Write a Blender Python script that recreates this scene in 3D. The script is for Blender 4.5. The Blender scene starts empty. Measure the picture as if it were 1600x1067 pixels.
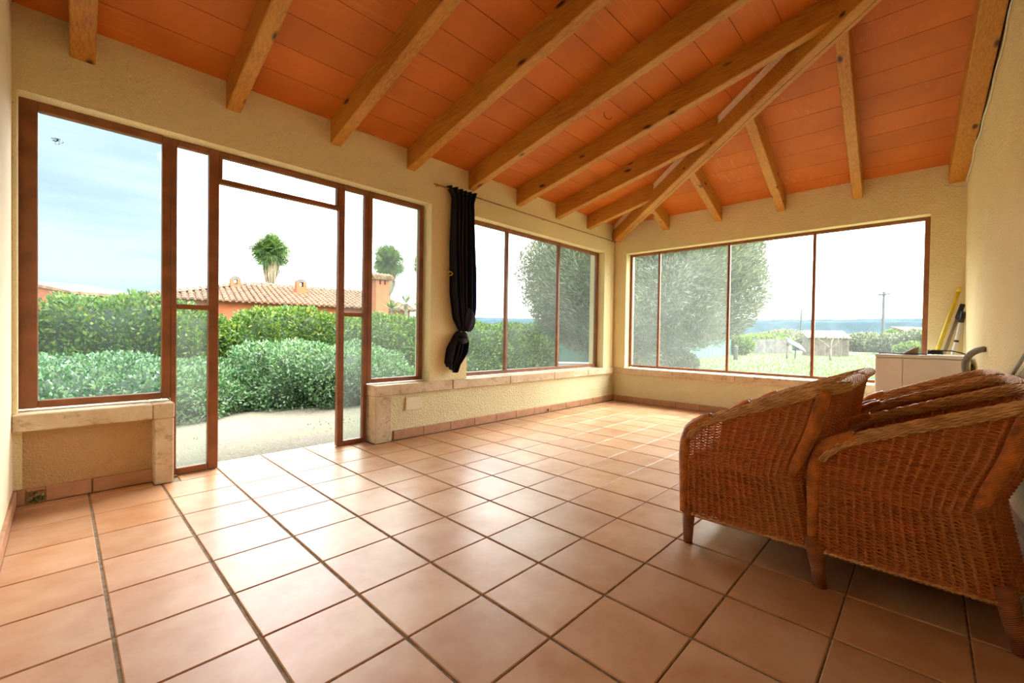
import bpy, math, random
import numpy as np
from mathutils import Vector, Matrix

random.seed(7); rng = np.random.default_rng(7)
C = bpy.context.scene.collection
SC = bpy.context.scene

# ------------------------------------------------------------------ camera
F_PX, YAW, PITCH, ROLL = 676.37, 0.80656, -0.01363, 0.01509
CAM = np.array([-0.118, -1.858, 0.984])
_f = np.array([math.sin(YAW)*math.cos(PITCH), math.cos(YAW)*math.cos(PITCH), math.sin(PITCH)])
_r = np.array([math.cos(YAW), -math.sin(YAW), 0.0]); _u = np.cross(_r, _f)
_r2 = _r*math.cos(ROLL) + _u*math.sin(ROLL); _u2 = -_r*math.sin(ROLL) + _u*math.cos(ROLL)
cd = bpy.data.cameras.new('camera'); cam = bpy.data.objects.new('camera', cd); C.objects.link(cam)
cd.sensor_width = 36.0; cd.lens = F_PX/1600*36; cd.clip_start = 0.02; cd.clip_end = 2000
M = Matrix.Identity(4)
for i in range(3):
    M[i][0], M[i][1], M[i][2], M[i][3] = _r2[i], _u2[i], -_f[i], CAM[i]
cam.matrix_world = M
SC.camera = cam

# ------------------------------------------------------------------ exposure, sky, sun
SC.view_settings.view_transform = 'Standard'
SC.view_settings.look = 'None'
SC.view_settings.gamma = 1.0
SC.view_settings.use_curve_mapping = False
SC.view_settings.exposure = 0.35
SKY = 1.0
w = bpy.data.worlds.new('sky'); SC.world = w; w.use_nodes = True
nt = w.node_tree; nt.nodes.clear()
def N(t, ty, **kw):
    n = t.nodes.new(ty)
    for k, v in kw.items(): setattr(n, k, v)
    return n
def mth(t, op, a, b=None, c=None, clamp=False):
    n = N(t, 'ShaderNodeMath', operation=op, use_clamp=clamp)
    for i, x in enumerate((a, b, c)):
        if x is None: continue
        if isinstance(x, (int, float)): n.inputs[i].default_value = x
        else: t.links.new(x, n.inputs[i])
    return n.outputs[0]
def mixc(t, fac, a, b):
    n = N(t, 'ShaderNodeMix', data_type='RGBA')
    for idx, x in ((0, fac), (6, a), (7, b)):
        if isinstance(x, (int, float)): n.inputs[idx].default_value = x
        elif isinstance(x, tuple): n.inputs[idx].default_value = (*x, 1) if len(x) == 3 else x
        else: t.links.new(x, n.inputs[idx])
    return n.outputs[2]
def dotn(t, v, d):
    n = N(t, 'ShaderNodeVectorMath', operation='DOT_PRODUCT'); t.links.new(v, n.inputs[0]); n.inputs[1].default_value = d
    return n.outputs['Value']
tc = N(nt, 'ShaderNodeTexCoord').outputs['Generated']
sep = N(nt, 'ShaderNodeSeparateXYZ'); nt.links.new(tc, sep.inputs[0])
elev = mth(nt, 'MAXIMUM', sep.outputs[2], 0.0)
mp = N(nt, 'ShaderNodeMapping'); nt.links.new(tc, mp.inputs[0]); mp.inputs['Scale'].default_value = (1.2, 1.2, 5.0)
cl = N(nt, 'ShaderNodeTexNoise'); nt.links.new(mp.outputs[0], cl.inputs['Vector'])
cl.inputs['Scale'].default_value = 1.6; cl.inputs['Detail'].default_value = 7; cl.inputs['Roughness'].default_value = 0.55
hlen = mth(nt, 'SQRT', mth(nt, 'ADD', mth(nt, 'MULTIPLY', sep.outputs[0], sep.outputs[0]), mth(nt, 'MULTIPLY', sep.outputs[1], sep.outputs[1])))
open_sky = mth(nt, 'DIVIDE', dotn(nt, tc, (-0.62, 0.78, 0.0)), mth(nt, 'MAXIMUM', hlen, 0.05))            # the clouds thin out towards the west
fac = mth(nt, 'MULTIPLY_ADD', open_sky, 14.0, -8.75)
fac = mth(nt, 'ADD', fac, mth(nt, 'MULTIPLY_ADD', cl.outputs['Fac'], 1.3, -.65))
rise = mth(nt, 'MULTIPLY_ADD', elev, -0.6, 0.15)
fac = mth(nt, 'ADD', fac, rise, None, True)
glow = mth(nt, 'MULTIPLY_ADD', elev, 2.0*5.4, 5.4)      # overcast sky, three times as bright overhead
gl = mth(nt, 'POWER', mth(nt, 'MAXIMUM', dotn(nt, tc, (0.80, -0.25, 0.54)), 0.0), 3.0)
glow = mth(nt, 'ADD', glow, mth(nt, 'MULTIPLY', gl, 5.0))
vm = N(nt, 'ShaderNodeVectorMath', operation='SCALE'); vm.inputs[0].default_value = (1.0, 0.985, 0.97); nt.links.new(glow, vm.inputs['Scale'])
mp2 = N(nt, 'ShaderNodeMapping'); nt.links.new(tc, mp2.inputs[0]); mp2.inputs['Scale'].default_value = (1.0, 1.0, 7.0)
cl2 = N(nt, 'ShaderNodeTexNoise'); nt.links.new(mp2.outputs[0], cl2.inputs['Vector']); cl2.inputs['Scale'].default_value = 2.3; cl2.inputs['Detail'].default_value = 6
bl_ = mth(nt, 'MULTIPLY_ADD', cl2.outputs['Fac'], 3.2, -1.05); bl_ = mth(nt, 'ADD', bl_, mth(nt, 'MULTIPLY', elev, 1.5), None, True)
blue = mixc(nt, bl_, (0.50, 0.74, 0.90), (0.92, 1.06, 1.12))
skyc = mixc(nt, fac, vm.outputs[0], blue)
bgn = N(nt, 'ShaderNodeBackground'); nt.links.new(skyc, bgn.inputs[0]); bgn.inputs[1].default_value = SKY
wo = N(nt, 'ShaderNodeOutputWorld'); nt.links.new(bgn.outputs[0], wo.inputs[0])
sl = bpy.data.lights.new('sun', 'SUN'); sl.energy = 2.5; sl.angle = 0.5; sl.color = (1, 0.96, 0.88)
so = bpy.data.objects.new('sun', sl); C.objects.link(so)
so.rotation_euler = Vector((0.80, -0.25, 0.9)).to_track_quat('Z', 'Y').to_euler()

# ------------------------------------------------------------------ materials
def new_mat(name):
    m = bpy.data.materials.new(name); m.use_nodes = True; t = m.node_tree
    b = t.nodes['Principled BSDF']
    return m, t, b
def pos(t, scale=(1, 1, 1), rot=(0, 0, 0), src='Position'):
    if src == 'Position': o = N(t, 'ShaderNodeNewGeometry').outputs['Position']
    else: o = N(t, 'ShaderNodeTexCoord').outputs[src]
    mp = N(t, 'ShaderNodeMapping'); t.links.new(o, mp.inputs[0])
    mp.inputs['Scale'].default_value = scale; mp.inputs['Rotation'].default_value = rot
    return mp.outputs[0]
def noise(t, vec, scale, detail=4, rough=.5):
    n = N(t, 'ShaderNodeTexNoise'); t.links.new(vec, n.inputs['Vector'])
    n.inputs['Scale'].default_value = scale; n.inputs['Detail'].default_value = detail; n.inputs['Roughness'].default_value = rough
    return n.outputs['Fac']
def ramp(t, fac, lo, hi):
    n = N(t, 'ShaderNodeMapRange'); t.links.new(fac, n.inputs[0])
    n.inputs[1].default_value = lo; n.inputs[2].default_value = hi
    return n.outputs[0]
def bump(t, b, h, strength=.5, dist=.01):
    n = N(t, 'ShaderNodeBump'); t.links.new(h, n.inputs['Height'])
    n.inputs['Strength'].default_value = strength; n.inputs['Distance'].default_value = dist
    t.links.new(n.outputs[0], b.inputs['Normal'])
def simple(name, col, rough=.6, var=0.12, scale=8, bscale=None, bdist=.003, metal=0, spec=None, orand=0, src='Position'):
    m, t, b = new_mat(name)
    v = pos(t, src=src)
    f = noise(t, v, scale)
    dark = tuple(c*(1-var*1.6) for c in col); lite = tuple(min(1, c*(1+var)) for c in col)
    c = mixc(t, ramp(t, f, .3, .7), dark, lite)
    if orand:
        oi = N(t, 'ShaderNodeObjectInfo')
        hs = N(t, 'ShaderNodeHueSaturation'); t.links.new(c, hs.inputs['Color'])
        t.links.new(mth(t, 'MULTIPLY_ADD', oi.outputs['Random'], orand*2, 1-orand), hs.inputs['Value'])
        c = hs.outputs[0]
    t.links.new(c, b.inputs['Base Color'])
    b.inputs['Roughness'].default_value = rough; b.inputs['Metallic'].default_value = metal
    if spec is not None: b.inputs['Specular IOR Level'].default_value = spec
    if bscale: bump(t, b, noise(t, v, bscale, 5, .6), .6, bdist)
    return m
def plaster(name, col, bs, bd, stain=(0.45, 0.30, 0.14), stain_lo=.62, stain_hi=.85):
    m, t, b = new_mat(name); v = pos(t)
    c = mixc(t, ramp(t, noise(t, v, 1.3, 5), .3, .7), tuple(x*.93 for x in col), tuple(min(1, x*1.05) for x in col))
    c = mixc(t, ramp(t, noise(t, v, 3.1, 9, .72), stain_lo, stain_hi), c, stain)
    t.links.new(c, b.inputs['Base Color']); b.inputs['Roughness'].default_value = .9; b.inputs['Specular IOR Level'].default_value = .2
    bump(t, b, noise(t, v, bs, 3, .6), .8, bd)
    return m
def pine(name, scale, rot, col=(0.60, 0.255, 0.022), dark=(0.34, 0.105, 0.008)):
    m, t, b = new_mat(name)
    v = pos(t, scale, rot)
    grain = noise(t, v, 7, 6, .62)
    c = mixc(t, ramp(t, grain, .34, .68), dark, col)
    big = noise(t, pos(t), 1.7, 3)
    c = mixc(t, mth(t, 'MULTIPLY', ramp(t, big, .35, .7), .5), c, (0.68, 0.345, 0.045))
    sc2 = tuple(1.0 if s > 1 else .38 for s in scale)
    vo = N(t, 'ShaderNodeTexVoronoi'); t.links.new(pos(t, sc2, rot), vo.inputs['Vector']); vo.inputs['Scale'].default_value = 8.5
    k = mth(t, 'SUBTRACT', 1.0, ramp(t, vo.outputs['Distance'], .08, .20))
    sel = N(t, 'ShaderNodeSeparateColor'); t.links.new(vo.outputs['Color'], sel.inputs[0])
    k = mth(t, 'MULTIPLY', k, mth(t, 'GREATER_THAN', sel.outputs[0], .30))
    c = mixc(t, k, c, (0.055, 0.014, 0.004))
    t.links.new(c, b.inputs['Base Color']); b.inputs['Roughness'].default_value = .55
    bump(t, b, grain, .3, .002)
    return m

MT = {}
MT['plaster'] = plaster('cream textured plaster', (0.90, 0.77, 0.44), 60, .016, (0.60, 0.44, 0.22), .70, .95)
MT['stucco'] = plaster('rough cream stucco', (0.90, 0.80, 0.50), 62, .035, (0.62, 0.42, 0.20), .68, .95)
MT['stucco_dark'] = plaster('dark ochre stucco', (0.66, 0.42, 0.20), 75, .020, (0.42, 0.25, 0.11), .55, .85)  # darker ochre tone for the recess under the left ledge
MT['plaster_smooth'] = plaster('pale smooth plaster', (0.86, 0.72, 0.50), 18, .004, (0.70, 0.50, 0.30), .68, .9)
MT['infill'] = simple('pale infill plaster', (0.93, 0.80, 0.60), .9, .05, 12, 60, .003)
MT['pine_y'] = pine('pine grain along the slope', (12, .8, 12), (0, 0, 0))
MT['pine_x'] = pine('pine grain across', (.8, 12, 12), (0, 0, 0))
MT['pine_hip'] = pine('pine grain on the hip', (12, .8, 12), (0, 0, .633))
MT['frame'] = simple('reddish brown varnished wood', (0.27, 0.090, 0.030), .42, .18, 9, 60, .001)
MT['pane_trim'] = simple('pale rebate strip', (0.6, 0.5, 0.38), .6, .1)
MT['white'] = simple('white enamel', (0.90, 0.89, 0.89), .35, .03, 5)
MT['plastic_cream'] = simple('cream plastic', (0.82, 0.72, 0.48), .5, .03)
MT['black'] = simple('black rubber', (0.015, 0.015, 0.018), .5, .1)
MT['blue_cable'] = simple('dark blue cable', (0.02, 0.03, 0.12), .5, .1)
MT['yellow'] = simple('yellow plastic', (0.78, 0.58, 0.03), .45, .08, 20)
MT['grey_metal'] = simple('grey metal', (0.42, 0.40, 0.36), .4, .1, 20, metal=.6)
MT['brass'] = simple('brass', (0.45, 0.27, 0.10), .4, .2, 40, metal=.8)
MT['hose'] = simple('grey corrugated hose', (0.22, 0.21, 0.17), .6, .15, 30)
MT['card'] = simple('brown cardboard', (0.45, 0.30, 0.17), .8, .1, 30)
MT['cane_post'] = simple('orange wrapped cane', (0.66, 0.20, 0.036), .38, .3, 22, None, src='Object')
MT['leg'] = simple('dark cane wrapped leg', (0.38, 0.12, 0.04), .45, .25, 22, None, src='Object')
MT['rust'] = simple('rusty rod', (0.35, 0.22, 0.09), .5, .2, 20, metal=.3)
def ringed(m, freq, ax=2):
    t = m.node_tree; b = t.nodes['Principled BSDF']
    v = N(t, 'ShaderNodeTexCoord').outputs['Object']; s = N(t, 'ShaderNodeSeparateXYZ'); t.links.new(v, s.inputs[0])
    bump(t, b, mth(t, 'SINE', mth(t, 'MULTIPLY', mth(t, 'ADD', s.outputs[2], mth(t, 'MULTIPLY', s.outputs[1], .6)), freq)), .7, .002)
ringed(MT['cane_post'], 900); ringed(MT['leg'], 900)
# wicker strands: colour changes with the strand's height and along it
m, t, b = new_mat('wicker strands'); v = pos(t, (6, 6, 156), src='Object')
c = mixc(t, ramp(t, noise(t, v, 1.0, 3), .3, .7), (0.36, 0.090, 0.020), (0.76, 0.215, 0.042))
c = mixc(t, ramp(t, noise(t, pos(t, src='Object'), 4, 4), .4, .75), c, (0.56, 0.21, 0.055))
t.links.new(c, b.inputs['Base Color']); b.inputs['Roughness'].default_value = .55; b.inputs['Specular IOR Level'].default_value = .3; MT['wicker'] = m
m, t, b = new_mat('braided rim strands'); v = pos(t, (14, 8, 30), src='Object')
c = mixc(t, ramp(t, noise(t, v, 1.6, 4), .3, .7), (0.48, 0.21, 0.07), (0.84, 0.50, 0.21))
t.links.new(c, b.inputs['Base Color']); b.inputs['Roughness'].default_value = .4; MT['rim'] = m
MT['stake'] = simple('pale brown cane stakes', (0.56, 0.19, 0.055), .5, .15, 12, None, src='Object')
MT['rim_core'] = simple('dark rim core', (0.14, 0.05, 0.02), .6)
# terracotta floor tile
m, t, b = new_mat('terracotta floor tile'); v = pos(t)
oi = N(t, 'ShaderNodeObjectInfo')
va = N(t, 'ShaderNodeVectorMath', operation='ADD'); t.links.new(v, va.inputs[0])
cb = N(t, 'ShaderNodeCombineXYZ'); t.links.new(mth(t, 'MULTIPLY', oi.outputs['Random'], 37.0), cb.inputs[2]); t.links.new(cb.outputs[0], va.inputs[1])
n1 = noise(t, va.outputs[0], 4.2, 4, .55)
c = mixc(t, ramp(t, n1, .32, .70), (0.49, 0.215, 0.082), (0.63, 0.375, 0.215))
c = mixc(t, mth(t, 'MULTIPLY', ramp(t, noise(t, va.outputs[0], 7, 3, .6), .3, .8), .3), c, (0.64, 0.40, 0.26))
hs = N(t, 'ShaderNodeHueSaturation'); t.links.new(c, hs.inputs['Color'])
t.links.new(mth(t, 'MULTIPLY_ADD', oi.outputs['Random'], .16, .90), hs.inputs['Value'])
t.links.new(hs.outputs[0], b.inputs['Base Color'])
t.links.new(mth(t, 'MULTIPLY_ADD', noise(t, v, 3, 2), .12, .30), b.inputs['Roughness'])
b.inputs['Specular IOR Level'].default_value = .45
MT['tile'] = m
MT['skirting'] = simple('terracotta skirting tile', (0.50, 0.25, 0.13), .45, .12, 12, None, orand=.08)
MT['grout'] = simple('grey sandy grout', (0.30, 0.225, 0.15), .9, .3, 40, 120, .002)
# ceiling boards
m, t, b = new_mat('orange ceramic ceiling board')
oi = N(t, 'ShaderNodeObjectInfo'); v = pos(t)
c = mixc(t, ramp(t, noise(t, v, 2.2, 4), .3, .7), (0.50, 0.115, 0.003), (0.62, 0.165, 0.005))
str1 = noise(t, pos(t, (2.2, 34, 34)), 1.0, 4, .6); str2 = noise(t, pos(t), 1.9, 3)
k = mth(t, 'MULTIPLY', ramp(t, str1, .52, .78), ramp(t, str2, .42, .68))
c = mixc(t, mth(t, 'MULTIPLY', k, .55), c, (0.72, 0.30, 0.10))
hs = N(t, 'ShaderNodeHueSaturation'); t.links.new(c, hs.inputs['Color'])
t.links.new(mth(t, 'MULTIPLY_ADD', oi.outputs['Random'], .14, .93), hs.inputs['Value'])
t.links.new(hs.outputs[0], b.inputs['Base Color']); b.inputs['Roughness'].default_value = .6
MT['board'] = m
# travertine ledge
m, t, b = new_mat('weathered travertine'); v = pos(t)
c = mixc(t, ramp(t, noise(t, v, 5, 8, .65), .3, .7), (0.52, 0.36, 0.20), (0.76, 0.63, 0.43))
c = mixc(t, ramp(t, noise(t, pos(t, (1, 1, 1.6)), 13, 10, .78), .53, .68), c, (0.28, 0.17, 0.08))
t.links.new(c, b.inputs['Base Color']); b.inputs['Roughness'].default_value = .75
bump(t, b, noise(t, v, 40, 8, .7), .6, .005); MT['stone'] = m
# panes: transparent with a veil of dust or mesh
def pane_mat(name, veil, col=(0.86, 0.92, 0.92), tint=(1, 1, 1), mesh=False):
    m = bpy.data.materials.new(name); m.use_nodes = True; t = m.node_tree; t.nodes.clear()
    tr = N(t, 'ShaderNodeBsdfTransparent'); tr.inputs[0].default_value = (*tint, 1)
    df = N(t, 'ShaderNodeBsdfDiffuse'); df.inputs[0].default_value = (*col, 1)
    tl = N(t, 'ShaderNodeBsdfTranslucent'); tl.inputs[0].default_value = (*col, 1)
    mx = N(t, 'ShaderNodeMixShader'); mx.inputs[0].default_value = .5
    t.links.new(df.outputs[0], mx.inputs[1]); t.links.new(tl.outputs[0], mx.inputs[2])
    m2 = N(t, 'ShaderNodeMixShader'); t.links.new(tr.outputs[0], m2.inputs[1]); t.links.new(mx.outputs[0], m2.inputs[2])
    n = noise(t, pos(t), 1.4, 4)
    t.links.new(mth(t, 'MULTIPLY_ADD', ramp(t, n, .3, .7), veil*.6, veil*.7), m2.inputs[0])
    o = N(t, 'ShaderNodeOutputMaterial'); t.links.new(m2.outputs[0], o.inputs[0])
    return m
MT['mesh_pane'] = pane_mat('fine insect mesh pane', .028, (0.8, 0.9, 0.9), (0.86, 0.90, 0.92))
MT['dusty_pane'] = pane_mat('dusty clear pane', .038, (0.80, 0.86, 0.82), (0.92, 0.95, 0.95))
MT['hazy_pane'] = pane_mat('hazy dusty pane', .065, (0.80, 0.86, 0.80), (0.88, 0.92, 0.90))
# curtain: dark sheer cloth
m = bpy.data.materials.new('dark sheer cloth'); m.use_nodes = True; t = m.node_tree; b = t.nodes['Principled BSDF']
b.inputs['Base Color'].default_value = (0.012, 0.012, 0.022, 1); b.inputs['Roughness'].default_value = .8
tl = N(t, 'ShaderNodeBsdfTranslucent'); tl.inputs[0].default_value = (0.03, 0.09, 0.20, 1)
mx = N(t, 'ShaderNodeMixShader'); mx.inputs[0].default_value = .35
t.links.new(b.outputs[0], mx.inputs[1]); t.links.new(tl.outputs[0], mx.inputs[2])
t.links.new(mx.outputs[0], [n for n in t.nodes if n.type == 'OUTPUT_MATERIAL'][0].inputs[0]); MT['cloth'] = m
# outdoors
def leafm(name, col, tr=.35):
    col = tuple(c*.80 for c in col)
    m = bpy.data.materials.new(name); m.use_nodes = True; t = m.node_tree; b = t.nodes['Principled BSDF']
    b.inputs['Base Color'].default_value = (*col, 1); b.inputs['Roughness'].default_value = .45; b.inputs['Specular IOR Level'].default_value = .35
    tl = N(t, 'ShaderNodeBsdfTranslucent'); tl.inputs[0].default_value = (col[0]*1.2, col[1]*1.2, col[2]*.7, 1)
    mx = N(t, 'ShaderNodeMixShader'); mx.inputs[0].default_value = tr
    t.links.new(b.outputs[0], mx.inputs[1]); t.links.new(tl.outputs[0], mx.inputs[2])
    t.links.new(mx.outputs[0], [n for n in t.nodes if n.type == 'OUTPUT_MATERIAL'][0].inputs[0])
    return m
G1 = [leafm('hedge leaf green', (0.075, 0.155, 0.030)), leafm('hedge leaf light', (0.14, 0.23, 0.045)), leafm('hedge leaf deep', (0.035, 0.085, 0.020)), leafm('hedge leaf yellowish', (0.22, 0.27, 0.05))]
G2 = [leafm('shrub leaf green', (0.066, 0.165, 0.058)), leafm('shrub leaf pale', (0.18, 0.29, 0.165)), leafm('shrub leaf deep', (0.028, 0.085, 0.033)), leafm('shrub leaf silver', (0.24, 0.33, 0.22))]
G3 = [leafm('olive leaf grey', (0.13, 0.155, 0.095)), leafm('olive leaf silver', (0.24, 0.27, 0.18)), leafm('olive leaf deep', (0.060, 0.080, 0.045))]
G4 = [leafm('palm frond', (0.045, 0.10, 0.030)), leafm('palm frond light', (0.10, 0.16, 0.04))]
G5 = [leafm('grass blade', (0.11, 0.19, 0.05)), leafm('grass blade pale', (0.22, 0.27, 0.10)), leafm('weed leaf', (0.09, 0.15, 0.07))]
MT['dead_frond'] = simple('dead palm frond', (0.20, 0.16, 0.105), .9, .2, 6)
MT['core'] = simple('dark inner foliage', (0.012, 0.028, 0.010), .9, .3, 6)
MT['bark'] = simple('grey brown bark', (0.17, 0.14, 0.10), .9, .3, 10, 30, .02)
MT['gravel'] = None
m, t, b = new_mat('pale gravel'); v = pos(t)
vo = N(t, 'ShaderNodeTexVoronoi'); t.links.new(v, vo.inputs['Vector']); vo.inputs['Scale'].default_value = 55
bw = N(t, 'ShaderNodeRGBToBW'); t.links.new(vo.outputs['Color'], bw.inputs[0])
c = mixc(t, bw.outputs[0], (0.078, 0.068, 0.048), (0.165, 0.148, 0.114))
c = mixc(t, mth(t, 'MULTIPLY', ramp(t, noise(t, v, 1.6, 6, .6), .45, .7), .4), c, (0.13, 0.15, 0.06))
t.links.new(c, b.inputs['Base Color']); b.inputs['Roughness'].default_value = .95
bump(t, b, vo.outputs['Distance'], .8, .012); MT['gravel'] = m
m, t, b = new_mat('meadow'); v = pos(t)
c = mixc(t, ramp(t, noise(t, v, .6, 8, .6), .35, .65), (0.050, 0.095, 0.032), (0.115, 0.14, 0.062))
c = mixc(t, ramp(t, noise(t, pos(t, (.3, .3, .3)), 1.1, 5), .55, .75), c, (0.14, 0.14, 0.075))
t.links.new(c, b.inputs['Base Color']); b.inputs['Roughness'].default_value = .95
bump(t, b, noise(t, v, 14, 6, .7), .8, .05); MT['meadow'] = m
MT['render'] = simple('orange house render', (0.25, 0.072, 0.026), .9, .08, 2)
MT['roof_tile'] = simple('clay roof tile', (0.17, 0.088, 0.045), .85, .35, 3)
MT['concrete'] = simple('grey concrete', (0.085, 0.078, 0.068), .9, .15, 4)
MT['net'] = simple('turquoise windbreak net', (0.042, 0.125, 0.105), .9, .15, .8)
MT['bamboo'] = simple('grey split cane', (0.13, 0.12, 0.11), .9, .3, 2, None, orand=.15)
MT['shed_wall'] = simple('weathered boards', (0.11, 0.09, 0.065), .9, .3, 3, None, orand=.12)
MT['shed_roof'] = simple('pale corrugated sheet', (0.20, 0.17, 0.14), .8, .1, 3)
MT['hill'] = simple('distant wooded hill', (0.034, 0.058, 0.072), 1, .22, .08, spec=0)
MT['pole'] = simple('grey galvanised pole', (0.05, 0.06, 0.065), .7, .1)
MT['solar'] = simple('blue grey panel glass', (0.07, 0.10, 0.14), .3, .1)
MT['pipe_white'] = simple('white plastic pipe', (0.75, 0.73, 0.66), .4, .05)

# ------------------------------------------------------------------ mesh helpers
class MB:
    def __init__(s): s.v = []; s.f = []; s.mi = []
    def add(s, vs, fs, mi=0):
        o = len(s.v); s.v += [tuple(map(float, p)) for p in vs]; s.f += [tuple(i+o for i in f) for f in fs]; s.mi += [mi]*len(fs); return s
    def box(s, lo, hi, mi=0):
        (a, b, c), (d, e, f) = lo, hi
        return s.add([(a,b,c),(d,b,c),(d,e,c),(a,e,c),(a,b,f),(d,b,f),(d,e,f),(a,e,f)],
              [(0,3,2,1),(4,5,6,7),(0,1,5,4),(1,2,6,5),(2,3,7,6),(3,0,4,7)], mi)
    def cbox(s, lo, hi, ch=.004, mi=0):
        # box with all edges chamfered
        lo = np.array(lo, float); hi = np.array(hi, float); ch = min(ch, .4*float((hi-lo).min()))
        import itertools
        vid = {}; vs = []
        for cx, cy, cz in itertools.product((0,1), repeat=3):
            for ax in range(3):
                p = [hi[i]-ch if c else lo[i]+ch for i, c in enumerate((cx,cy,cz))]
                p[ax] = hi[ax] if (cx,cy,cz)[ax] else lo[ax]
                vid[(cx,cy,cz,ax)] = len(vs); vs.append(p)
        fs = []
        for ax in range(3):
            o1, o2 = (ax+1) % 3, (ax+2) % 3
            for sd in (0, 1):
                q = []
                for a, b in ((0,0),(1,0),(1,1),(0,1)):
                    c = [0,0,0]; c[ax] = sd; c[o1] = a; c[o2] = b; q.append(vid[(*c, ax)])
                fs.append(tuple(q) if sd else tuple(q[::-1]))
        for ax in range(3):
            o1, o2 = (ax+1) % 3, (ax+2) % 3
            for a in (0,1):
                for b in (0,1):
                    c0=[0,0,0]; c1=[0,0,0]; c0[ax]=0; c1[ax]=1
                    for c in (c0,c1): c[o1]=a; c[o2]=b
                    fs.append((vid[(*c0,o1)],vid[(*c1,o1)],vid[(*c1,o2)],vid[(*c0,o2)]))
        for c in itertools.product((0,1), repeat=3): fs.append(tuple(vid[(*c,ax)] for ax in range(3)))
        return s.add(vs, fs, mi)
    def prism(s, poly, h, mi=0):
        # poly: 3D points of one face, h: extrusion vector
        n = len(poly); P = [np.array(p, float) for p in poly]; Q = [p+np.array(h, float) for p in P]
        fs = [tuple(range(n))[::-1], tuple(range(n, 2*n))] + [(i, (i+1) % n, n+(i+1) % n, n+i) for i in range(n)]
        return s.add(P+Q, fs, mi)
    def tube(s, path, r, n=8, cap=True, mi=0, closed=False):
        P = np.array(path, float); m = len(P); R = np.broadcast_to(np.array(r, float), (m,))
        T = np.gradient(P, axis=0); T /= np.linalg.norm(T, axis=1)[:, None]+1e-12
        up = np.array([0, 0, 1.0]) if abs(T[0][2]) < .9 else np.array([1.0, 0, 0])
        vs = []; 
        for i in range(m):
            a = np.cross(T[i], up); a /= np.linalg.norm(a)+1e-12; b = np.cross(a, T[i]); up = b
            for k in range(n):
                th = 2*math.pi*k/n; vs.append(P[i]+R[i]*(math.cos(th)*a+math.sin(th)*b))
        fs = [(i*n+k, i*n+(k+1) % n, (i+1)*n+(k+1) % n, (i+1)*n+k) for i in range(m-1) for k in range(n)]
        if cap: fs += [tuple(range(n))[::-1], tuple((m-1)*n+k for k in range(n))]
        return s.add(vs, fs, mi)
    def lathe(s, prof, c=(0,0,0), n=16, mi=0):
        vs = [(c[0]+r*math.cos(2*math.pi*k/n), c[1]+r*math.sin(2*math.pi*k/n), c[2]+z) for r, z in prof for k in range(n)]
        m = len(prof); fs = [(i*n+k, i*n+(k+1) % n, (i+1)*n+(k+1) % n, (i+1)*n+k) for i in range(m-1) for k in range(n)]
        fs += [tuple(range(n))[::-1], tuple((m-1)*n+k for k in range(n))]
        return s.add(vs, fs, mi)
    def mesh(s, name, mats, smooth=False):
        me = bpy.data.meshes.new(name); me.from_pydata(s.v, [], s.f)
        for q in (mats if isinstance(mats, list) else [mats]): me.materials.append(q)
        if any(s.mi): me.polygons.foreach_set('material_index', s.mi)
        if smooth: me.polygons.foreach_set('use_smooth', [True]*len(me.polygons))
        me.update(); return me
    def build(s, name, mats, parent=None, smooth=False, **props):
        return link(name, s.mesh(name, mats, smooth), parent, **props)
def link(name, me, parent=None, loc=None, **props):
    o = bpy.data.objects.new(name, me); C.objects.link(o)
    if parent is not None: o.parent = parent
    if loc is not None: o.location = loc
    for k, v in props.items(): o[k] = v
    return o
def thing(name, label, cat, loc=(0,0,0), rz=0, group=None):
    o = bpy.data.objects.new(name, None); C.objects.link(o); o.location = loc; o.rotation_euler = (0,0,rz)
    o.empty_display_size = .1
    o['label'] = label; o['category'] = cat
    if group: o['group'] = group
    return o
def tag(o, label, cat, group=None):
    o['label'] = label; o['category'] = cat
    if group: o['group'] = group
    return o
def empty_struct(name, loc=(0,0,0)):
    o = bpy.data.objects.new(name, None); C.objects.link(o); o.location = loc; o['kind'] = 'structure'; return o
def raw_mesh(name, V, Fc, mats, mi=None, smooth=False):
    V = np.asarray(V, np.float32); Fc = np.asarray(Fc, np.int32)
    me = bpy.data.meshes.new(name); me.vertices.add(len(V)); me.vertices.foreach_set('co', V.ravel())
    k = Fc.shape[1]; me.loops.add(Fc.size); me.loops.foreach_set('vertex_index', Fc.ravel())
    me.polygons.add(len(Fc)); me.polygons.foreach_set('loop_start', np.arange(0, Fc.size, k, dtype=np.int32))
    try: me.polygons.foreach_set('loop_total', np.full(len(Fc), k, np.int32))
    except Exception: pass
    for q in mats: me.materials.append(q)
    if mi is not None: me.polygons.foreach_set('material_index', np.asarray(mi, np.int32))
    if smooth: me.polygons.foreach_set('use_smooth', np.ones(len(Fc), bool))
    me.update(calc_edges=True); me.validate(); return me

# ------------------------------------------------------------------ room dimensions (metres, floor z = 0)
XB, YA, XD = 5.863, 1.674, -0.30          # inner faces of end wall, long window wall, wall beside the camera
SKC = 0.05                                 # the right-hand wall runs very slightly out of square
def yC(x): return -2.107 - SKC*(XB-x)
TS = .33
SA, SB, Z0 = .22, .30, 2.72                # the two roof slopes and the springing height of the ceiling
def zA(y): return Z0 + SA*(YA-y)
def zB(x): return Z0 + SB*(XB-x)
def zceil(x, y): return min(zA(y), zB(x))

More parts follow.
